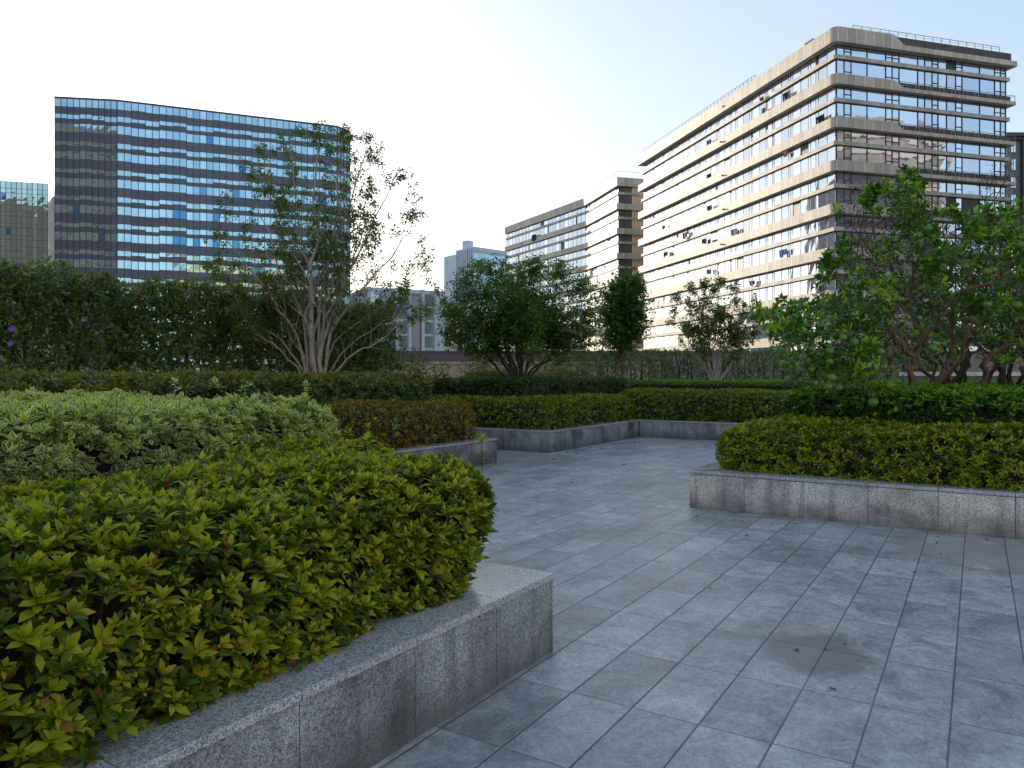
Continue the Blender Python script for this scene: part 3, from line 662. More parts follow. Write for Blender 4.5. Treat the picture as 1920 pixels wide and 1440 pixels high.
# citrus tree: limbs traced from crop coordinates, each with its own depth
def C(x, y, Y): return P(1420 + x / 3.428, 360 + y / 3.428, Y)
Yc = 9.7
b = C(1180, 1300, Yc); b.z = 1.02
t = Tree('citrus_tree', b, 'bushy citrus tree hung with green fruits above the right-hand planter', 41, M['bark_brown'])
LM = [([(985, 1300, 9.5), (988, 1150, 9.5), (1000, 1060, 9.5), (930, 970, 9.4), (858, 900, 9.3), (850, 810, 9.2), (882, 765, 9.2), (975, 680, 9.2), (990, 560, 9.2), (1050, 430, 9.2), (1110, 320, 9.3), (1080, 200, 9.4)], .085, .02),
      ([(882, 765, 9.2), (850, 735, 9.1), (828, 708, 9.1)], .045, .03),
      ([(995, 1130, 9.6), (1040, 1000, 9.9), (1062, 900, 10.1), (992, 770, 10.3), (985, 690, 10.4), (1010, 560, 10.5), (1150, 380, 10.6)], .065, .02),
      ([(1000, 1040, 9.5), (1090, 910, 9.3), (1200, 760, 9.1), (1300, 650, 8.9), (1420, 590, 8.8), (1520, 575, 8.8), (1550, 520, 8.8), (1640, 440, 8.8)], .058, .015),
      ([(1150, 1300, 9.8), (1205, 1190, 9.9), (1235, 1080, 10.0), (1257, 920, 10.1), (1240, 780, 10.1), (1222, 690, 10.1), (1246, 600, 10.1), (1240, 480, 10.1), (1330, 300, 10)], .075, .02),
      ([(1140, 1300, 9.8), (1240, 1170, 9.5), (1312, 1060, 9.3), (1330, 960, 9.2), (1378, 858, 9.1)], .06, .025),
      ([(1390, 1300, 9.9), (1455, 1190, 9.8), (1462, 1090, 9.7), (1560, 1010, 9.6), (1650, 940, 9.5), (1702, 915, 9.4), (1680, 860, 9.4), (1560, 765, 9.3), (1430, 800, 9.2)], .08, .015),
      ([(1700, 915, 9.4), (1760, 860, 9.4), (1850, 800, 9.3), (1900, 700, 9.3)], .06, .02),
      ([(1305, 900, 9.4), (1420, 850, 9.6), (1520, 700, 9.8), (1620, 560, 9.9), (1700, 300, 9.9)], .035, .012),
      ([(1040, 470, 9.2), (960, 440, 9.1), (880, 455, 9.0), (760, 470, 8.9), (690, 400, 8.9), (650, 280, 8.9), (612, 170, 8.9), (560, 120, 8.9)], .03, .006),
      ([(760, 470, 8.9), (850, 410, 8.9), (905, 320, 8.9), (950, 240, 8.9), (1020, 150, 9)], .02, .006),
      ([(880, 455, 9), (660, 505, 8.9), (618, 450, 8.9), (612, 330, 8.9), (618, 200, 8.9)], .022, .006),
      ([(700, 400, 8.9), (740, 250, 8.9), (745, 100, 8.9), (730, -20, 8.9)], .014, .005),
      ([(870, 900, 9.3), (720, 900, 9.1), (640, 850, 8.9), (480, 760, 8.7), (300, 740, 8.5), (150, 800, 8.4), (40, 790, 8.4)], .035, .008),
      ([(720, 900, 9.1), (600, 980, 8.7), (450, 990, 8.4), (280, 1030, 8.2), (190, 1090, 8.1)], .025, .006),
      ([(860, 830, 9.2), (700, 700, 9.0), (560, 620, 8.9), (480, 500, 8.8), (455, 420, 8.8)], .03, .006),
      ([(850, 930, 9.3), (820, 1040, 8.8), (700, 1140, 8.5), (600, 1200, 8.3)], .022, .006),
      ([(1110, 320, 9.3), (1050, 180, 9.2), (1020, 40, 9.2), (960, -60, 9.2)], .02, .006),
      ([(1330, 300, 10), (1300, 150, 9.8), (1180, 60, 9.7)], .02, .006),
      ([(1520, 575, 8.8), (1600, 420, 9), (1560, 280, 9), (1540, 180, 9)], .018, .006),
      ([(1200, 760, 9.1), (1100, 640, 8.9), (1080, 520, 8.8)], .02, .006), ([(1300, 650, 8.9), (1350, 520, 8.7), (1300, 400, 8.6), (1280, 250, 8.6)], .02, .006)]
env = px_env(9.4, [(1700, 560, 165, 150), (1560, 600, 130, 75), (1840, 580, 160, 160), (1670, 470, 80, 130), (1520, 640, 90, 85), (1690, 380, 50, 60), (1900, 450, 80, 80), (1570, 690, 70, 50)], 1.8)
for q, (pts, r0, r1) in enumerate(LM):
    ln, rad = t.limb([C(*p) for p in pts], r0 * .56, r1 * .7, 8 if r0 > .05 else 6, .12, 4)
    if r0 > .05: t.sub(ln, [x * .5 for x in rad], 9, .55, .7, .75, .4, 1, 4, .55, .12, 2, env)
    elif q != 1: t.sub(ln, [x * .7 for x in rad], 8, .3, .5, .75, .4, 1, 3, .6, .12, 2, env)
r = t.r
def in_window(p):
    # gaps in the foliage around the bare limbs
    px = 960 + p[:, 0] / p[:, 1] * F; py = HY - (p[:, 2] - H) / p[:, 1] * F; near = p[:, 1] < 9.75; out = np.zeros(len(p), bool)
    for cx, cy, rx, ry in ((1700, 640, 42, 75), (1765, 610, 62, 60), (1835, 645, 55, 62), (1705, 500, 22, 60), (1630, 450, 26, 45), (1800, 520, 40, 24)):
        out |= near & (((px - cx) / rx) ** 2 + ((py - cy) / ry) ** 2 < .8)
    for cx, cy, rx, ry in ((1600, 410, 30, 50), (1655, 425, 16, 26), (1760, 370, 40, 30), (1560, 545, 20, 22), (1790, 440, 22, 20), (1740, 460, 14, 18)):
        out |= ((px - cx) / rx) ** 2 + ((py - cy) / ry) ** 2 < .7
    return out
ex = []
for cx, cy, rx, ry, n in [(1470, 620, 40, 40, 40), (1520, 600, 60, 40, 70), (1560, 660, 60, 45, 70), (1600, 560, 70, 50, 90), (1660, 500, 60, 60, 60), (1700, 420, 70, 50, 30), (1850, 480, 70, 60, 80), (1780, 560, 80, 60, 110), (1890, 600, 60, 80, 80), (1640, 620, 60, 50, 80), (1740, 640, 80, 50, 60), (1870, 420, 50, 40, 40), (1520, 690, 60, 22, 30), (1585, 700, 60, 22, 30), (1690, 350, 22, 28, 16), (1720, 380, 40, 24, 18)]:
    for _ in range(int(n * 1.45)):
        a = r.uniform(0, 2 * math.pi); q = math.sqrt(r.random()); Y = r.uniform(9.5, 11.3) if (cx > 1640 and cy > 460) else r.uniform(8.3, 9.7)
        t.tips.append(np.array(P(cx + rx * q * math.cos(a), cy + ry * q * math.sin(a), Y)) - t.b); t.dirs.append(N(np.array([r.normal(0, .6), r.normal(-.2, .6), r.uniform(.2, 1)])))
# short twigs carrying those sprigs
for p, d in list(zip(t.tips, t.dirs))[-1000:]:
    t.mb.tube([p - d * .22 + r.normal(0, .02, 3), p - d * .1, p], [.005, .004, .0025], 3, cap=False)
t.leaves(7, .088, .46, [M['cit_y'], M['cit']], p_young=.42, hi=True, rep=1, jit=.03, th=(.3, 1.5), cull=lambda B: ~in_window(B + t.b)); t.done()
fr = [(550, 935), (622, 965), (467, 1022), (465, 1090), (787, 1028), (480, 1195), (455, 1250), (745, 1352), (1300, 352), (1335, 480), (1480, 725), (1475, 515), (1515, 505), (1590, 228), (1670, 730), (787, 95), (1035, 280), (850, 1245), (185, 1100), (522, 1257), (1100, 235), (1690, 345), (1130, 1010), (905, 690)]
def sphere_mb(c, rr, sx=1.0, sz=.93, nu=16, nv=10):
    mb = MB(); vs = []
    for i in range(nv + 1):
        th_ = math.pi * i / nv
        for j in range(nu):
            a = 2 * math.pi * j / nu; dim = 1 - .08 * math.exp(-(th_ / .28) ** 2)
            vs.append((c[0] + rr * sx * math.sin(th_) * math.cos(a), c[1] + rr * sx * math.sin(th_) * math.sin(a), c[2] + rr * sz * math.cos(th_) * dim))
    return mb.add(vs, [(i * nu + j, (i + 1) * nu + j, (i + 1) * nu + (j + 1) % nu, i * nu + (j + 1) % nu) for i in range(nv) for j in range(nu)], 0, True)
for i, (x, y) in enumerate(fr):
    Yf = (8.0 if x < 900 else 8.3) + (i % 5) * .06; rr = .048 * (.85 + .3 * ((i * 37) % 10) / 10); c = np.array(C(x, y, Yf)) - t.b
    mb = sphere_mb((0, 0, 0), rr); mb.tube([(0, 0, rr * .8), (.004, 0, rr * 1.3), (.012, .004, rr * 2.1)], .0028, 5)
    o = mb.build('fruit', M['fruit'], t.root); o.location = c; o.rotation_euler = (.2 * math.sin(i * 2.1), .2 * math.cos(i * 1.3), i)

# purple-leaved plum and bare twigs behind the citrus
b = P(1790, 706, 14.5); b.z = 1.0
t = Tree('plum_tree', b, 'thin purple-leaved plum tree showing above the citrus crown', 43, M['bark_dark'])
env = px_env(14.5, [(1650, 420, 90, 55), (1760, 440, 120, 60), (1885, 370, 60, 70), (1880, 450, 60, 60)], 1.6)
for e in [(1590, 370), (1570, 400), (1625, 330), (1660, 385), (1700, 400), (1760, 380), (1820, 400), (1862, 345), (1900, 330), (1915, 390), (1890, 310), (1640, 440)]:
    Ye = 14.5 + t.r.uniform(-1, 1); ln, rad = t.limb([b, P(1790 + (e[0] - 1790) * .4, 600, 14.5), P(1790 + (e[0] - 1790) * .8, (600 + e[1]) / 2 - 20, Ye), P(e[0], e[1], Ye)], .045, .004, 6, .3)
    t.sub(ln, rad, 9, .5, .7, .7, .6, 1, 3, .5, .1, 2, env)
t.leaves(4, .05, .5, [M['plum'], M['plum']], jit=.06); t.done()
# dark shrubby trees at the right edge behind the citrus
b = P(1905, 706, 13); b.z = 1.0
t = Tree('citrus_tree', b, 'dark second citrus behind the fruit-laden one at the right edge', 44, M['bark_dark'])
for e in [(1800, 560), (1840, 520), (1890, 540), (1930, 500), (1960, 560), (1860, 640), (1780, 640), (1925, 620)]:
    Ye = 13 + t.r.uniform(-1, 1); ln, rad = t.limb([np.array(b) + t.r.normal(0, .3, 3) * (1, 1, 0), P((1905 + e[0]) / 2 + 10, 650, 13), P(e[0], e[1], Ye)], .06, .008, 6, .3)
    t.sub(ln, rad, 9, .3, .9, .7, .5, 1, 4, .5, .1, 3)
t.leaves(6, .09, .45, [M['cit'], M['cit']], jit=.1, rep=1); t.done()

# shrubs behind the low hedges
b = P(745, 680, 17.5)
leaf_mass('shrub', (b.x, b.y, 1.38), (.92, .8, .86), 1300, 7, .065, .42, [M['h_tip'], M['tall']], 'rounded olive shrub right of the maple trunks', 'shrub', 51, p_young=.35, zb=1.15)
b = P(668, 690, 17)
leaf_mass('shrub', (b.x, b.y, 1.6), (.6, .5, .9), 420, 6, .075, .42, [M['red_leaf'], M['tall']], 'dark bronze shrub just behind the maple trunks', 'shrub', 52, p_young=.3, zb=1.15, holes=.3)
b = P(905, 690, 20)
leaf_mass('shrub', (b.x, b.y, 1.65), (.8, .7, .62), 420, 5, .07, .4, [M['red_leaf'], M['maple']], 'thin bronze and olive shrub left of the round tree trunks', 'shrub', 53, p_young=.35, zb=1.15, holes=.5, shell=.2)
b = P(828, 700, 18)
leaf_mass('shrub', (b.x, b.y, 1.55), (.28, .3, .3), 60, 6, .075, .4, [M['box'], M['h_tip']], 'small leafy sprig before the beige wall', 'shrub', 54, p_young=.5, zb=1.2, shell=.2)
b = P(1075, 690, 23)
leaf_mass('shrub', (b.x, b.y, 1.75), (1.2, .8, .75), 900, 6, .08, .4, [M['h_tip'], M['osm']], 'wide olive shrub between the round tree and the evergreen', 'shrub', 55, p_young=.3, zb=1.2, holes=.25, shell=.3)
b = P(930, 700, 19)
leaf_mass('shrub', (b.x, b.y, 1.4), (.75, .6, .35), 420, 6, .06, .42, [M['box'], M['h_tip']], 'low fresh green shrub under the bronze one', 'shrub', 56, p_young=.6, zb=1.2)
# far hedge screen along the garden edge
def screen_xy(name, px0, px1, Y, z0, z1, dy, n, k, L, wr, mats, label, seed, nstem, gap=.5):
    r = np.random.default_rng(seed); x0, x1 = (px0 - 960) / F * Y, (px1 - 960) / F * Y; root = empty(name, ((x0 + x1) / 2, Y, z0), 0, label, 'hedge'); cx = (x0 + x1) / 2
    q = np.stack([r.uniform(x0, x1, n) - cx, r.normal(0, dy / 2, n), (z1 - z0) * r.random(n) ** .8], 1); q[:, 2] *= 1 + .08 * lump(q * [1, 0, 0], 1.5, seed)
    q = q[lump(q, 2.2, seed) > -1 + gap]; lv = Leaves(seed); A = np.stack([r.normal(0, .5, len(q)), r.normal(-.6, .4, len(q)), r.uniform(.2, 1.2, len(q))], 1)
    lv.rosettes(q, A, k, L, wr, p_young=.12, jit=.5); lv.build('foliage', mats, root, False); mb = MB()
    for i in range(nstem):
        x = x0 - cx + (x1 - x0) * (i + r.random()) / nstem; mb.tube([(x, 0, -.1), (x + r.normal(0, .04), 0, (z1 - z0) * .5), (x + r.normal(0, .1), 0, (z1 - z0) * .95)], [.03, .025, .01], 5)
    mb.build('trunk', M['bark_dark'], root)
screen_xy('tall_hedge', 1120, 1760, 27, 1.1, 2.46, .7, 3800, 6, .10, .42, [M['osm'], M['tall']], 'thin dark hedge screen along the far wall before the apartment block', 61, 40, gap=.42)

# walls at the far edge of the garden
def wall(name, px0, px1, Y, ztop, col, label, cap=None, thick=.3, z0=0.0):
    x0, x1 = (px0 - 960) / F * Y, (px1 - 960) / F * Y; root = empty(name, ((x0 + x1) / 2, Y, z0), 0, label, 'wall'); hx = (x1 - x0) / 2
    MB().box(-hx, hx, 0, thick, 0, ztop - z0).build('wall_body', m_panel(name + '_face', col, 1.2, .6, .15), root)
    MB().box(-hx, hx, -.05, thick + .05, ztop - z0, ztop - z0 + .1).build('coping', m_plain(name + '_cap', cap or col, .6), root)
wall('garden_wall', 700, 1240, 30, 1.98, (0.42, 0.31, 0.23), 'low beige rendered wall seen between the shrub and round tree', (0.36, 0.27, 0.2))
wall('parapet_wall', 560, 1260, 36, 2.62, (0.085, 0.075, 0.08), 'dark grey parapet behind the beige wall', (0.07, 0.065, 0.07))
wall('parapet_wall', 1262, 2100, 36, 2.62, (0.16, 0.15, 0.14), 'grey parapet behind the far hedge screen below the apartment block', (0.14, 0.13, 0.12))
wall('garden_wall', 1700, 2200, 18, 1.50, (0.10, 0.12, 0.15), 'low blue-grey wall with pale capping behind the citrus trunks', (0.5, 0.53, 0.56))

# ------------------------------------------------------------------ apartment blocks (banded)
M['bandL'] = m_panel('limestone_band', (0.50, 0.435, 0.36), 1.65, 1.55, .14, .6)
M['bandthin'] = m_panel('limestone_ledge', (0.47, 0.43, 0.37), 2.2, .8, .2, .6)
M['soffit'] = m_plain('soffit', (0.22, 0.20, 0.18), .7)
M['louvre'] = m_panel('dark_louvre', (0.075, 0.065, 0.06), .55, .5, .3, .6)
M['frame'] = m_plain('bronze_frame', (0.05, 0.045, 0.045), .5, var=.1)
M['frame_grey'] = m_plain('grey_window_frame', (0.06, 0.055, 0.055), .5, var=.1)
M['framepale'] = m_plain('grey_metal', (0.22, 0.22, 0.22), .5, var=.1)
M['gls'] = m_glass('sky_glass', (0.46, 0.50, 0.57), (0.70, 0.75, 0.83), .03, .012)  # same glass as the side one, tint dimmed against bright sky reflection
M['gls_side'] = m_glass('shaded_glass', (0.50, 0.58, 0.68), (0.66, 0.75, 0.87), .03, .012)  # same glass, tint lifted to brighten reflections on the shaded face
M['pane_dark'] = m_plain('dark_opening', (0.02, 0.022, 0.026), .4, var=.1)
M['tan'] = m_panel('tan_panel', (0.78, 0.50, 0.29), 1.25, .45, .12, .7)
M['dark_panel'] = m_panel('grey_screen_panel', (0.10, 0.095, 0.10), .9, .8, .12, .7)
FH = 3.3
def ledge_poly(x0, x1, y0, y1, o, rc):
    """rectangle grown by o with a rounded near corner"""
    pts = []
    for k in range(7):
        a = math.pi + (math.pi / 2) * k / 6; pts.append((x0 - o + rc + rc * math.cos(a), y0 - o + rc + rc * math.sin(a)))
    return pts + [(x1 + o, y0 - o), (x1 + o, y1 + o), (x0 - o, y1 + o)]
def glass_row(parent, axis, c, breaks, z0, z1, mt, rng, vent=None, name='ribbon_window', fm='frame', dark_p=.03, sub=True):
    """one storey's ribbon window: tilted panes, mullion frame as its child. axis 'x': facade y=c; 'y': facade x=c"""
    g_ = MB(); f_ = MB(); n = len(breaks) - 1
    def pt(s, z, o): return (s, c - o, z) if axis == 'x' else (c - o, s, z)
    for i in range(n):
        a, b_ = breaks[i] + .04, breaks[i + 1] - .04; j = [rng.uniform(0, .03) for _ in range(4)]
        q = [pt(a, z0, .05 + j[0]), pt(b_, z0, .05 + j[1]), pt(b_, z1, .05 + j[2]), pt(a, z1, .05 + j[3])]
        if axis == 'y': q = q[::-1]
        g_.quad(*q, m=1 if rng.random() < dark_p * (2.5 if b_ - a < 1 else 1) else 0)
    def bar(s0, s1, za, zb, o0, o1):
        if axis == 'x': f_.box(s0, s1, c - o1, c - o0, za, zb)
        else: f_.box(c - o1, c - o0, s0, s1, za, zb)
    half_bar = .055
    for s_ in breaks: bar(s_ - half_bar, s_ + half_bar, z0, z1, .0, .16 if axis == 'x' else .09)
    for i in range(n):
        if breaks[i + 1] - breaks[i] < 1.35 and (vent is None or vent): bar(breaks[i] + .055, breaks[i + 1] - .055, z0 + .62, z0 + .74, .0, .14)
    bar(breaks[0], breaks[-1], z1 - .09, z1 + .01, .02, .13)
    w_ = g_.build(name, [M[mt], M['pane_dark']], parent); f_.build('frame', M[fm], w_); return w_
def breaks_px(pxs, corner, dirx):
    out = []
    for px in pxs:
        k = (px - 960) / F; X0, Y0 = corner; t_ = (k * Y0 - X0) / (dirx[0] - k * dirx[1]); out.append(t_)
    return out
def rand_breaks(L, rng, mod=(1.9, 1.9, .62, 1.25, .62)):
    out = [0.0]; i = 0
    while out[-1] < L - 2.2: out.append(out[-1] + mod[i % len(mod)]); i += 1
    out[-1] = L if L - out[-1] < .6 else out[-1]
    if out[-1] < L: out.append(L)
    return out
RA = math.atan2(.2664, .9639)
def rail(parent, pts, z, h, step, mt='framepale'):
    mb = MB()
    for (a, b_) in zip(pts, pts[1:]):
        a, b_ = Vector(a), Vector(b_); L = (b_ - a).length; n = max(1, int(L / step))
        for i in range(n + 1):
            p = a + (b_ - a) * i / n; mb.box(p.x - .04, p.x + .04, p.y - .04, p.y + .04, z, z + h)
        mb.tube([(a.x, a.y, z + h), (b_.x, b_.y, z + h)], .045, 4); mb.tube([(a.x, a.y, z + h * .5), (b_.x, b_.y, z + h * .5)], .02, 4)
    return mb.build('roof_railing', M[mt], parent)

# R1: the large block
ROOF = 54.7
R1 = empty('apartment_building', (49.8, 114, 0), RA, 'large beige banded apartment block with a rounded corner at right', 'building')
rng = random.Random(5); LX, LY = 33.1, 67.4
MB().box(.12, LX - .12, .12, LY - .12, 0, ROOF - .5).build('wall', M['frame'], R1)
brR = breaks_px([1570, 1582, 1595, 1625, 1660, 1672, 1685, 1720, 1733, 1747, 1758, 1774, 1791, 1803, 1836, 1864, 1875, 1886], (49.8, 114), (.9639, .2664)); brR[0] = 0.05; brR[-1] = LX
brL = rand_breaks(LY, rng, (1.9, 2.05, .62, 1.25, .6, 1.9, 2.05, .55, .62))
for n_ in range(17):                       # ledges counted downward from the roof
    zt = ROOF - n_ * FH                    # top of this ledge
    if n_ == 0: zb, zt2, o = ROOF - 2.25, ROOF, 1.2
    elif n_ % 2 == 0: zb, zt2, o = zt - 2.0, zt - .42, 1.05
    else: zb, zt2, o = zt - 1.2, zt - .6, .45
    if zb < 0: break
    rc = 1.0 if o > .6 else .4
    bp = MB()
    if o < .6:
        bp.prism(ledge_poly(0, LX, 0, LY, o, rc), zb, zt2); bp.build('ledge', M['bandthin'], R1)
    else:
        # stepped band: full height round the corner, then an S-curve down to a low lip with louvres behind
        full = zt2; low = zb + (zt2 - zb) * .36; pl = ledge_poly(0, LX, 0, LY, o, rc); bp.prism(pl, zb, low)
        xs, xe = 9.6 if n_ else 12.5, 12.2 if n_ else 14.8
        if n_ == 0: xs, xe = 9.5, 12.0
        cor = pl[:7]; wall_pts = [(-o, LY + o)] + cor + [(xs, -o)]
        tp = [full] * len(wall_pts)
        for k in range(1, 9):
            s_ = k / 8; wall_pts.append((xs + (xe - xs) * s_, -o)); tp.append(full + (low - full) * (3 * s_ * s_ - 2 * s_ ** 3))
        vs = []
        for (x, y), z in zip(wall_pts, tp): vs += [(x, y, low), (x, y, z)]
        m_ = len(wall_pts); cen = (8, 8)
        ins = []
        for (x, y), z in zip(wall_pts, tp):
            ix = x + .18 if x < 1 else x; iy = y + .18 if y < 1 else y; ins += [(ix, iy, low), (ix, iy, z)]
        bp.add(vs, [(2 * i, 2 * i + 2, 2 * i + 3, 2 * i + 1) for i in range(m_ - 1)]); bp.add(ins, [(2 * i + 1, 2 * i + 3, 2 * i + 2, 2 * i) for i in range(m_ - 1)])
        bp.add([v for i in range(m_) for v in (vs[2 * i + 1], ins[2 * i + 1])], [(2 * i, 2 * i + 2, 2 * i + 3, 2 * i + 1) for i in range(m_ - 1)])
        bp.build('band', M['bandL'], R1)
        lo = MB(); lo.box(xs + .4, LX + .3, -o + .35, -o + .42, low, full - .12); lo.box(LX + .2, LX + .27, -o + .42, 6, low, full - .12)
        if n_:
            lo.build('louvre_screen', M['louvre'], R1)
            fm = MB(); fm.tube([(xs + 1.5, -o + .1, full - .05), (LX + o - .1, -o + .1, full - .05), (LX + o - .1, 4, full - .05)], .04, 4)
            for k in range(9): x = xs + 1.5 + (LX + o - .1 - xs - 1.5) * k / 8; fm.box(x - .03, x + .03, -o + .07, -o + .13, low, full - .05)
            for k in range(9):
                ac = MB(); x = xs + 2.2 + k * 2.35; ac.box(x, x + .85, -o + .36 - .12, -o + .352, low + .05, low + .75)
                ac.tube([(x + .42, -o + .22, low + .4), (x + .42, -o + .20, low + .4)], .28, 12, m=1)
                ac.build('air_conditioner', [M['framepale'], M['frame']], R1)
        else:
            lo.build('louvre_screen', M['louvre'], R1); fm = MB()
        if fm.v: fm.build('railing', M['framepale'], R1)
# spouts on the left bands
zs = [zb for zb in range(0)]
for n_ in (0, 2, 4, 6, 8, 10, 12, 14):
    z = ROOF - n_ * FH - 1.0 - .3
    s_ = MB(); s_.box(-1.05 - .35, -1.0, 30 + (n_ % 3) * .4, 30.35 + (n_ % 3) * .4, z - .1, z + .12); s_.build('drain_spout', M['frame'], R1)
# ribbons
for n_ in range(17):
    ztop = ROOF - n_ * FH
    z1 = ztop - (2.25 if n_ == 0 else (2.0 if n_ % 2 == 0 else 1.25)); nxt = n_ + 1
    z0 = ROOF - nxt * FH - (.35 if nxt % 2 == 0 else .55)
    if z0 < 0: break
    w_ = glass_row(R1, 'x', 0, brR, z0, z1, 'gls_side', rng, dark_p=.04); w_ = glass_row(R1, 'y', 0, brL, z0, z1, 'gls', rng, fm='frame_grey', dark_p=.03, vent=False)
rail(R1, [(-.8, LY), (-.8, 20)], ROOF, .9, 1.25); rail(R1, [(2.5, -.7), (LX - 2, -.7)], ROOF, .75, 1.6)
MB().box(2, LX - 1, 2, LY - 2, ROOF - .6, ROOF - .3).build('roof', M['soffit'], R1)
hd = MB(); hd.box(-.3, 1.0, 5.0, 6.4, ROOF, ROOF + .55); hd.prism([(-.6, 4.7), (1.3, 4.7), (1.3, 6.7), (-.6, 6.7)], ROOF + .55, ROOF + .72); hd.box(.1, .6, 5.4, 6.0, ROOF + .72, ROOF + 1.05)
hd.build('roof_vent', M['frame'], R1)

# washing hung out on the left facade
def facade_pt(px, py, off=1.1):
    k = (px - 960) / F; X0, Y0 = 49.8 - .9639 * off, 114 - .2664 * off; t_ = (k * Y0 - X0) / (-.2664 - k * .9639); Y = Y0 + .9639 * t_
    return Vector((X0 - .2664 * t_, Y, H + (HY - py) / F * Y))
WC = {'dark': m_plain('dark_cloth', (0.02, 0.02, 0.03), .9), 'red': m_plain('red_cloth', (0.35, 0.05, 0.04), .9), 'white': m_plain('white_cloth', (0.5, 0.5, 0.5), .9), 'blue': m_plain('blue_cloth', (0.12, 0.2, 0.42), .9), 'pink': m_plain('pink_cloth', (0.4, 0.2, 0.2), .9)}
LD = [((1474, 181), ['pink', 'dark', 'dark', 'dark'], 1.0, 'washing with one pink garment on the top floor near the corner'), ((1432, 208), ['white', 'dark', 'white'], .7, 'pale washing on the top floor under the red scarf'), ((1428, 186), ['red', 'red'], .5, 'narrow red washing just under the roof band'),
      ((1537, 226), ['dark'] * 4, 1.0, 'black washing on the fourth floor down nearest the corner'), ((1329, 268), ['dark', 'white', 'dark', 'dark'], .8, 'dark washing below the middle of the roof line'),
      ((1329, 332), ['dark'] * 4, .8, 'black washing in the middle column, third row down from the roof'), ((1330, 392), ['pink', 'dark', 'dark'], .9, 'pink and black washing in the middle column halfway up'), ((1244, 427), ['dark', 'red'], .6, 'small dark washing near the far end at left, upper of two'),
      ((1248, 478), ['red', 'dark', 'dark'], .9, 'dark washing near the far end at left, lower of two'), ((1284, 442), ['pink', 'white', 'dark'], .9, 'mixed pink and white washing left of centre'), ((1320, 454), ['blue', 'dark', 'dark', 'dark'], .9, 'bluish dark washing at the centre of the facade'),
      ((1376, 437), ['white', 'white', 'dark'], 1.0, 'large white sheet with a dark one beside it'), ((1329, 511), ['pink', 'dark'], .8, 'pink and dark washing low at the centre'), ((1410, 532), ['dark', 'white', 'dark'], .7, 'black shirts low on the facade'),
      ((1468, 476), ['blue', 'blue'], 1.0, 'pale blue sheet hanging right of the centre'), ((1472, 290), ['red'], .5, 'single red lantern-like cloth below the second thick band')]
for i, ((px, py), cl, sc, lab) in enumerate(LD):
    p = facade_pt(px, py, .75); root = empty('laundry', p, RA, lab, 'laundry', 'washing hung out on the apartment facade')
    rr = random.Random(i); pole = MB(); pole.tube([(0, -1.2 * sc, .75 * sc), (0, 1.2 * sc, .75 * sc)], .03, 5); pole.tube([(0, 0, .75 * sc), (.75, 0, .45 * sc)], .025, 5); pole.build('drying_pole', M['framepale'], root)
    for k, c_ in enumerate(cl):
        w = 2.0 * sc / len(cl); y0 = -1.0 * sc + k * w; hgt = rr.uniform(.9, 1.5) * sc; mb = MB(); rows = 5; cols = 5; vs = []
        for s_ in (0, 1):
            for a in range(rows + 1):
                for b_ in range(cols + 1):
                    vs.append((.03 * s_ + .07 * math.sin(b_ * 1.9 + k + a * .3), y0 + w * .92 * b_ / cols * (1 - .1 * a / rows) + rr.uniform(-.02, .02), .75 * sc - hgt * a / rows))
        q = (rows + 1) * (cols + 1); fs = []
        for s_ in (0, 1): fs += [(s_ * q + a * (cols + 1) + b_, s_ * q + a * (cols + 1) + b_ + 1, s_ * q + (a + 1) * (cols + 1) + b_ + 1, s_ * q + (a + 1) * (cols + 1) + b_) for a in range(rows) for b_ in range(cols)]
        mb.add(vs, fs, 0, True); mb.build('garment', WC[c_], root)

# R2: the bent block beyond, lit wing and shaded wing
R2 = empty('apartment_building', (28.6, 199, 0), RA, 'banded apartment block with tan end panels beyond the large one', 'building')
rng = random.Random(9)
def banded(parent, LX, LY, yglass=True, xglass=True, mt='gls', bandm='bandL', o_thick=.8, o_thin=.35, panelx=False, gmod=(1.7, 1.7, .6, 1.1, .6)):
    MB().box(.12, LX, .12, LY, 0, ROOF - .5).build('wall', M['frame'], parent)
    br = rand_breaks(LY, rng, gmod)
    for n_ in range(17):
        zt = ROOF - n_ * FH; thick = n_ % 2 == 0; o = o_thick if thick else o_thin
        zb, zt2 = (ROOF - 2.3, ROOF) if n_ == 0 else ((zt - 1.95, zt - .40) if thick else (zt - 1.2, zt - .55))
        if zb < 0: break
        MB().prism([(-o, -o), (LX, -o), (LX, LY), (-o, LY)], zb, zt2).build('band' if thick else 'ledge', M[bandm if thick else 'bandthin'], parent)
        z1 = zb; nx = n_ + 1; z0 = ROOF - nx * FH - (.35 if nx % 2 == 0 else .55)
        if z0 < 0: break
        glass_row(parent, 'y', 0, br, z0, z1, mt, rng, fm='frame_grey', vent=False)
        if panelx:
            MB().box(3.9, LX, -.06, 0.1, z0, z1).build('tan_panel', M['tan'], parent); MB().box(.2, 3.85, -.06, 0.1, z0, z1).build('grey_screen', M['dark_panel'], parent)
banded(R2, 16, 24.3, panelx=True)
rail(R2, [(.2, 20), (.2, .3), (9, .3)], ROOF, 1.9, 1.5)
RB = math.atan2(.483, .8755)
R3 = empty('apartment_building', (22.1, 222.4, 0), RB, 'shaded far wing of the banded block angled away behind the round tree', 'building')
banded(R3, 14, 49.7, gmod=(2.2, 2.2, .7, 1.4, .7), mt='gls'); rail(R3, [(.2, 0), (.2, 46)], ROOF, 1.7, 1.6)
p = R3.matrix_basis @ Vector((-.9, 29, ROOF - 2 * FH - .4))
root = empty('laundry', p, RB, 'dark washing on the shaded far wing of the banded block', 'laundry', 'washing hung out on the apartment facade')
mb = MB(); [mb.box(-.2, .1, -1.3 + k * .9, -.6 + k * .9, -.9 - .3 * (k % 2), .9) for k in range(3)]; mb.build('garment', WC['dark'], root)
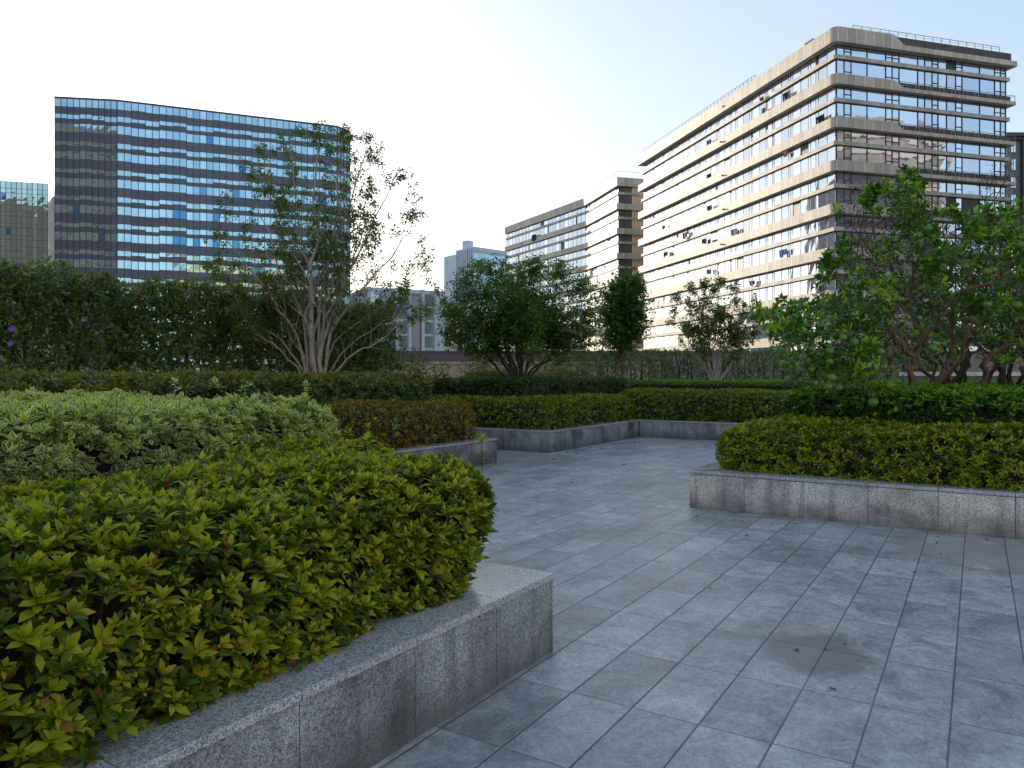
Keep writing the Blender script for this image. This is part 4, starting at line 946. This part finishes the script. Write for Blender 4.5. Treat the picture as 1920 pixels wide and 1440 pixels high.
MB().tube([(0, -1.4, .95), (0, 1.4, .95)], .03, 5).build('drying_pole', M['framepale'], root)

# ------------------------------------------------------------------ dark office block at left
M['clad'] = m_panel('purple_grey_cladding', (0.115, 0.13, 0.175), 3.9, .9, .12, .35, hpitch=.5)
M['glsb'] = m_glass('office_glass', (0.27, 0.45, 0.56), (0.42, 0.62, 0.73), .03, .008)
M['glsd'] = m_glass('deep_blue_pane', (0.06, 0.22, 0.42), (0.10, 0.30, 0.52), .05, .01, .8)
M['mull'] = m_plain('red_brown_mullion', (0.13, 0.07, 0.08), .5, var=.1)
fp = [(-91.5, 148.3), (-79.9, 150.0), (-39.1, 165.8), (-37.0, 169.4), (-46, 190), (-93, 178)]
L1 = empty('office_building', (-79.9, 150, 0), 0, 'dark office block with stepped cyan window bands at left', 'building')
ZT = 57.2; lp = [(x + 79.9, y - 150) for x, y in fp]
MB().prism(lp, 0, ZT).build('wall', M['clad'], L1)
MB().prism([(lp[i][0] + dx, lp[i][1] + dy) for i, (dx, dy) in enumerate([(-.1, -.12), (0, -.12), (.06, -.12), (.15, 0), (.1, .1), (-.1, .1)])], ZT, ZT + .25).build('roof_edge', M['mull'], L1)
rng = random.Random(12); PR = 5.43
for si, (a, b_, cols) in enumerate([(lp[0], lp[1], 10), (lp[1], lp[2], 34), (lp[2], lp[3], 4)]):
    a, b_ = Vector(a), Vector(b_); d = (b_ - a); L = d.length; d.normalize(); nn = Vector((d.y, -d.x)); w = L / cols
    st = []; cur = 0
    for k in range(0, cols, 2): st += [rng.choice([-.2, -.1, 0, .08, .16]), None]
    st = [st[2 * (k // 2)] for k in range(cols)]; hh = [rng.choice([.65, .8, 1.0]) for k in range(cols)]; hh = [hh[2 * (k // 2)] for k in range(cols)]
    ml = MB()
    def P3(s_, z, o): q = a + d * s_ + nn * o; return (q.x, q.y, z)
    for k in range(cols + 1):
        s_ = min(max(k * w, .05), L - .05); q0, q1 = a + d * (s_ - .05), a + d * (s_ + .05)
        ml.prism([q0 + nn * .12, q1 + nn * .12, q1, q0][::-1] if False else [q0 + nn * .12, q1 + nn * .12, q1 + nn * .0, q0 + nn * .0], 0, ZT)
    ml.build('mullions', M['mull'], L1)
    for r_ in range(11):
        for kind in (0, 1):
            gm = MB(); om = None
            for k in range(cols):
                base = ZT - PR * r_ - (0 if r_ == 0 and kind == 0 else 0)
                if kind == 0:   # tall row
                    if r_ == 0: zt_, zb_ = ZT - .15, ZT - 1.35 - hh[k] * .4
                    else: zt_ = base + .28 + st[k] * .7; zb_ = zt_ - 1.62
                    if r_ == 0: pass
                else: zt_ = base - 3.5 + st[k] + .2; zb_ = zt_ - hh[k]
                if zb_ < 0: continue
                j = [rng.uniform(0, .02) for _ in range(4)]
                mi = 0
                if kind == 0 and r_ > 0 and si == 1 and (r_, k) in {(3, 12), (3, 17), (4, 8), (4, 9), (4, 14), (5, 8), (5, 9), (5, 17), (7, 4), (7, 5), (7, 8), (7, 9), (2, 18), (8, 21), (6, 30), (3, 31)}: mi = 1
                if kind == 0 and si == 0 and (r_, k) in {(4, 3), (5, 7)}: mi = 1
                if kind == 0 and r_ > 0 and mi == 0 and rng.random() < .03: mi = 1
                gm.quad(P3(k * w + .07, zb_, .03 + j[0]), P3((k + 1) * w - .07, zb_, .03 + j[1]), P3((k + 1) * w - .07, zt_, .03 + j[2]), P3(k * w + .07, zt_, .03 + j[3]), m=mi)
            if gm.v: gm.build('window_row', [M['glsb'], M['glsd']], L1)
an = MB(); an.tube([(lp[0][0] + 1.2, lp[0][1] + .8, ZT), (lp[0][0] + 1.2, lp[0][1] + .8, ZT + 2)], .06, 5); an.build('roof_mast', M['mull'], L1)

# green glass block at the far left
L0 = empty('office_building', (-125.2, 200, 0), 0, 'green glass gridded office block at the left edge', 'building')
M['glsg'] = m_glass('green_glass', (0.34, 0.48, 0.48), (0.50, 0.64, 0.64), .04, .03)
M['glsw'] = m_glass('pale_glass', (0.62, 0.70, 0.74), (0.85, 0.90, 0.93), .1, .01)
def P2(px, Y): return ((px - 960) / F * Y)
a0 = (P2(-60, 198), 198); a1 = (P2(90, 203), 203); a2 = (P2(104, 215), 215)
zt = H + (HY - 344) / F * 203
lp0 = [(a0[0] + 125.2, a0[1] - 200), (a1[0] + 125.2, a1[1] - 200), (a2[0] + 125.2, a2[1] - 200), (a2[0] + 123, 35), (a0[0] + 125.2, 35)]
MB().prism(lp0, 0, zt).build('wall', m_plain('mullion_grey', (0.16, 0.14, 0.14), .5), L0)
rng = random.Random(3)
for si in (0, 1):
    a, b_ = Vector(lp0[si]), Vector(lp0[si + 1]); d = b_ - a; L = d.length; d.normalize(); nn = Vector((d.y, -d.x)); cols = max(2, int(L / (1.25 if si == 0 else 2.0))); w = L / cols
    z = zt - .1; row = 0
    while z > 2:
        h_ = (1.9, 1.25)[row % 2]; gm = MB()
        for k in range(cols):
            q = [a + d * (k * w + .09), a + d * ((k + 1) * w - .09)]; j = [rng.uniform(0, .03) for _ in range(4)]
            v = [q[0] + nn * (.02 + j[0]), q[1] + nn * (.02 + j[1]), q[1] + nn * (.02 + j[2]), q[0] + nn * (.02 + j[3])]
            gm.quad((v[0].x, v[0].y, z - h_ + .12), (v[1].x, v[1].y, z - h_ + .12), (v[2].x, v[2].y, z), (v[3].x, v[3].y, z), m=1 if rng.random() < .012 else 0)
        gm.build('window_row', [M['glsg'] if si == 0 else M['glsw'], M['glsd']], L0); z -= h_; row += 1

# pale mid-distance blocks
def simple_block(name, px0, px1, Y0, Y1, ytop, label, wallm, glm, cols, fh, wfrac=.62, hfrac=.6, depth=14, finm=None, fins=0, extra=None):
    x0, x1 = P2(px0, Y0), P2(px1, Y1); o = empty(name, (x0, Y0, 0), math.atan2(Y1 - Y0, x1 - x0), label, 'building'); L = math.hypot(x1 - x0, Y1 - Y0); zt = H + (HY - ytop) / F * Y0
    MB().box(0, L, 0, depth, 0, zt).build('wall', wallm, o); z = zt - .8; rng = random.Random(int(px0)); w = L / cols
    while z - fh > 0:
        gm = MB(); fmz = MB()
        for k in range(cols):
            if extra and k in extra: continue
            xa, xb = k * w + w * (1 - wfrac) / 2, (k + 1) * w - w * (1 - wfrac) / 2; j = rng.uniform(.02, .05)
            gm.quad((xa, -j, z - fh * hfrac), (xb, -.03, z - fh * hfrac), (xb, -.04, z), (xa, -.03, z), 0)
            xm = (xa + xb) / 2; fmz.box(xm - .04, xm + .04, -.1, 0, z - fh * hfrac, z); fmz.box(xa, xb, -.1, 0, z - fh * hfrac - .08, z - fh * hfrac)
        g2 = gm.build('window_row', [M[glm]], o); fmz.build('frame', M['framepale'], g2); z -= fh
    if fins:
        f_ = MB()
        for k in range(fins + 1): x = L * k / fins; f_.box(x - .12, x + .12, -.45, 0.0, 0, zt + .3)
        f_.build('fins', finm or wallm, o)
    return o, L, zt
WH = m_plain('white_render', (0.62, 0.66, 0.70), .7, var=.08, scale=.3); PKB = m_plain('pinkish_render', (0.40, 0.34, 0.36), .7, var=.08, scale=.3)
M['gres'] = m_glass('resident_glass', (0.25, 0.32, 0.40), (0.45, 0.55, 0.66), .1, .01, .7)
o, L, zt = simple_block('residential_building', 690, 838, 150, 158, 538, 'white residential block with tall window columns behind the maple', WH, 'gres', 6, 2.95, .84, .78, extra=(5,))
cb = MB()
for k in (0, 1, 2, 3, 4, 5): cb.box(L / 6 * k - .3, L / 6 * k + .3, -1.1, 0, 0, zt)
cb.build('piers', WH, o); MB().box(L * .5 + .5, L * .5 + 2.2, -.8, -.0, 0, zt - 1.5).build('pink_pier', PKB, o)
o, L, zt = simple_block('residential_building', 836, 880, 175, 176, 563, 'small white residential block left of the round tree crown', WH, 'gres', 3, 2.95, .6, .6, fins=3)
FG = m_plain('pale_metal_fin', (0.52, 0.60, 0.68), .5, var=.08)
o, L, zt = simple_block('office_building', 857, 888, 300, 292, 470, 'pale finned end of the distant office tower', FG, 'glsw', 7, 4.0, .5, .85, fins=8, finm=FG, depth=20)
o2, L2, zt2 = simple_block('office_building', 888, 960, 292, 305, 470, 'distant pale glass office tower beside the banded block', FG, 'glsb', 8, 4.0, .88, .72, depth=20)
MB().box(-.2, L2 + 1, -.3, .3, zt2, zt2 + 1.6).build('parapet', FG, o2)
MB().box(2.2, 5.6, 1, 4, zt, zt + 3.6).build('roof_box', FG, o)
# grey stone block at the right edge
ST = m_panel('grey_stone', (0.22, 0.225, 0.23), 2.2, .7, .15, .6, hpitch=1.2)
o, L, zt = simple_block('stone_building', 1887, 1990, 150, 150, 258, 'grey stone block with dark cornice at the right edge', ST, 'gls_side', 4, 3.6, .3, .6, depth=20)
cn = MB(); cn.box(-.8, L + 1, -1.2, 20.5, zt, zt + .7); cn.box(-.4, L + 1, -.7, 20.3, zt - .6, zt); cn.build('cornice', m_plain('dark_cornice', (0.07, 0.07, 0.08), .6), o)
MB().box(2.9, 4.6, -.5, 0, 0, zt - .7).build('dark_bay', m_plain('dark_stone', (0.05, 0.045, 0.05), .5), o)

# neighbours outside the frame, seen only in the glass
def offblock(x, y, rz, w, d, h, label, col):
    o = empty('apartment_building', (x, y, 0), rz, label, 'building'); MB().box(0, w, 0, d, 0, h).build('wall', m_panel('neighbour_wall', col, 3, .8, .1, .6), o)
    for n_ in range(int(h / 3.6)):
        MB().box(-.5, w + .5, -.5, d + .5, n_ * 3.6 + 1.6, n_ * 3.6 + 2.9).build('band', m_plain('neighbour_band', tuple(c_ * 1.8 for c_ in col), .7), o)
offblock(100, 28, RA, 30, 62, 56, 'beige block outside the frame at right, mirrored in the corner glass', (0.16, 0.14, 0.13))
offblock(8, -85, 0, 90, 22, 60, 'pale block far behind the camera, mirrored low in the office glass', (0.42, 0.36, 0.25))
offblock(-160, 35, 0, 66, 40, 74, 'dark brown tower outside the frame at left, mirrored in the office block', (0.035, 0.03, 0.03))

# ------------------------------------------------------------------ small things
# flowering plant at the left edge
b = G(4.2, 9.9, 1.2); b = P(-15, 690, 8.6); b.z = 1.2
root = empty('ruellia_plant', b, 0, 'blade-leaved plant with two purple flowers at the left edge', 'plant'); r = np.random.default_rng(77)
lv = Leaves(77); n = 60; D = np.stack([r.normal(.2, .6, n), r.normal(0, .5, n), r.uniform(.3, 1.1, n)], 1); B0 = r.normal(0, .12, (n, 3)) * (1, 1, 0) + (0, 0, .02)
lv.add(B0, D, np.tile((0, 0, 1.0), (n, 1)) + r.normal(0, .2, (n, 3)), r.uniform(.35, .62, n), .009, 0, .45); lv.build('foliage', [M['blade']], root)
PU = m_plain('purple_petal', (0.22, 0.07, 0.55), .5, var=.2)
for px, py in ((23, 617), (20, 644)):
    c = np.array(P(px, py, 8.5)) - np.array(b); mb = MB()
    for k in range(5):
        a = 2 * math.pi * k / 5 + .3; ca, sa = math.cos(a), math.sin(a); w_ = .02
        mb.add([(0, 0, 0), (ca * .018 - sa * w_ * .6, -.01, sa * .018 + ca * w_ * .6), (ca * .036 - sa * w_ * .5, -.006, sa * .036 + ca * w_ * .5), (ca * .036 + sa * w_ * .5, -.006, sa * .036 - ca * w_ * .5), (ca * .018 + sa * w_ * .6, -.01, sa * .018 - ca * w_ * .6)], [(0, 1, 2, 3, 4)])
    mb.tube([(0, .03, 0), (0, .0, 0)], [.004, .009], 6); f_ = mb.build('flower', PU, root); f_.location = c
    s_ = MB(); s_.tube([(0, 0, 0), tuple(c * .6 + (0, .02, .03)), tuple(c + (0, .03, 0))], [.004, .003, .002], 5); s_.build('stem', M['blade'], root)

# tall variegated shoot rising at the end of the variegated hedge
b = P(575, 752, 5.6)
root = empty('variegated_shoot', b, 0, 'upright variegated shoot standing proud at the right end of the pale hedge', 'shoot'); lv = Leaves(81)
q = np.array([(0, 0, .02 + .025 * i) for i in range(6)] + [(-.05, .01, .0), (-.055, .0, .03)]) + np.random.default_rng(5).normal(0, .006, (8, 3))
lv.rosettes(q, np.tile((0, 0, 1.0), (8, 1)), 6, .05, .48, p_young=1, th=(.3, 1.3)); lv.build('foliage', [M['vg_young'], M['vg_leaf']], root)
mb = MB(); mb.tube([(0, 0, -.12), (.004, 0, .05), (0, 0, .15)], [.004, .003, .002], 5); mb.build('stem', M['blade'], root)

# fallen leaves on the paving
r = np.random.default_rng(91); spots = []
for k_ in range(26): q_ = G(12.58 if k_ % 2 else 7.6 + r.uniform(0, .5), 7.0 + r.uniform(0, 3) if k_ % 2 else r.uniform(-2.5, 2.6)); spots.append((960 + q_.x / q_.y * F, HY + H / q_.y * F))
for k_ in range(34): q_ = G(r.uniform(12.7, 17.0), 6.98 - abs(r.normal(0, .22))); spots.append((960 + q_.x / q_.y * F, HY + H / q_.y * F))
for (px, py) in [(1063, 848), (1078, 846), (1030, 840), (980, 845), (955, 849), (945, 846), (1100, 841), (1082, 852), (1048, 853), (1120, 838), (1160, 836), (1215, 822), (1225, 823), (1240, 824), (1265, 823), (1283, 825), (1200, 834), (1040, 862), (1072, 905), (1098, 863),
                 (935, 884), (1780, 1048), (1763, 1040), (1714, 1074), (1549, 1219), (1583, 1208), (1562, 1294), (1494, 1220), (1332, 1103), (1360, 995), (1480, 981), (1400, 1005), (1755, 992), (1835, 993), (1911, 1010), (1660, 996), (1890, 1102), (990, 1180), (1170, 872), (1300, 840), (900, 880)]:
    spots.append((px, py))
lm = MB(); lm.add([(-.02, 0, .002), (-.006, -.009, .006), (.012, -.008, .007), (.024, 0, .003), (.010, .009, .008), (-.008, .008, .005), (0, 0, .0015)], [(6, 0, 1), (6, 1, 2), (6, 2, 3), (6, 3, 4), (6, 4, 5), (6, 5, 0)])
src = None
for i, (px, py) in enumerate(spots):
    Y = H * F / (py - HY); x = (px - 960) / F * Y
    if src is None: src = o = lm.build('fallen_leaf', M['dry'])
    else: o = src.copy(); COL.objects.link(o)
    o.location = (x, Y, .003); o.rotation_euler = (r.normal(0, .12), r.normal(0, .12), r.uniform(0, 6.28)); s_ = r.uniform(.7, 1.3) * (1.3 if Y > 10 else .8); o.scale = (s_, s_, s_)
    tag(o, 'small dry brown leaf lying on the grey granite paving', 'leaf', 'fallen leaves on the paving')
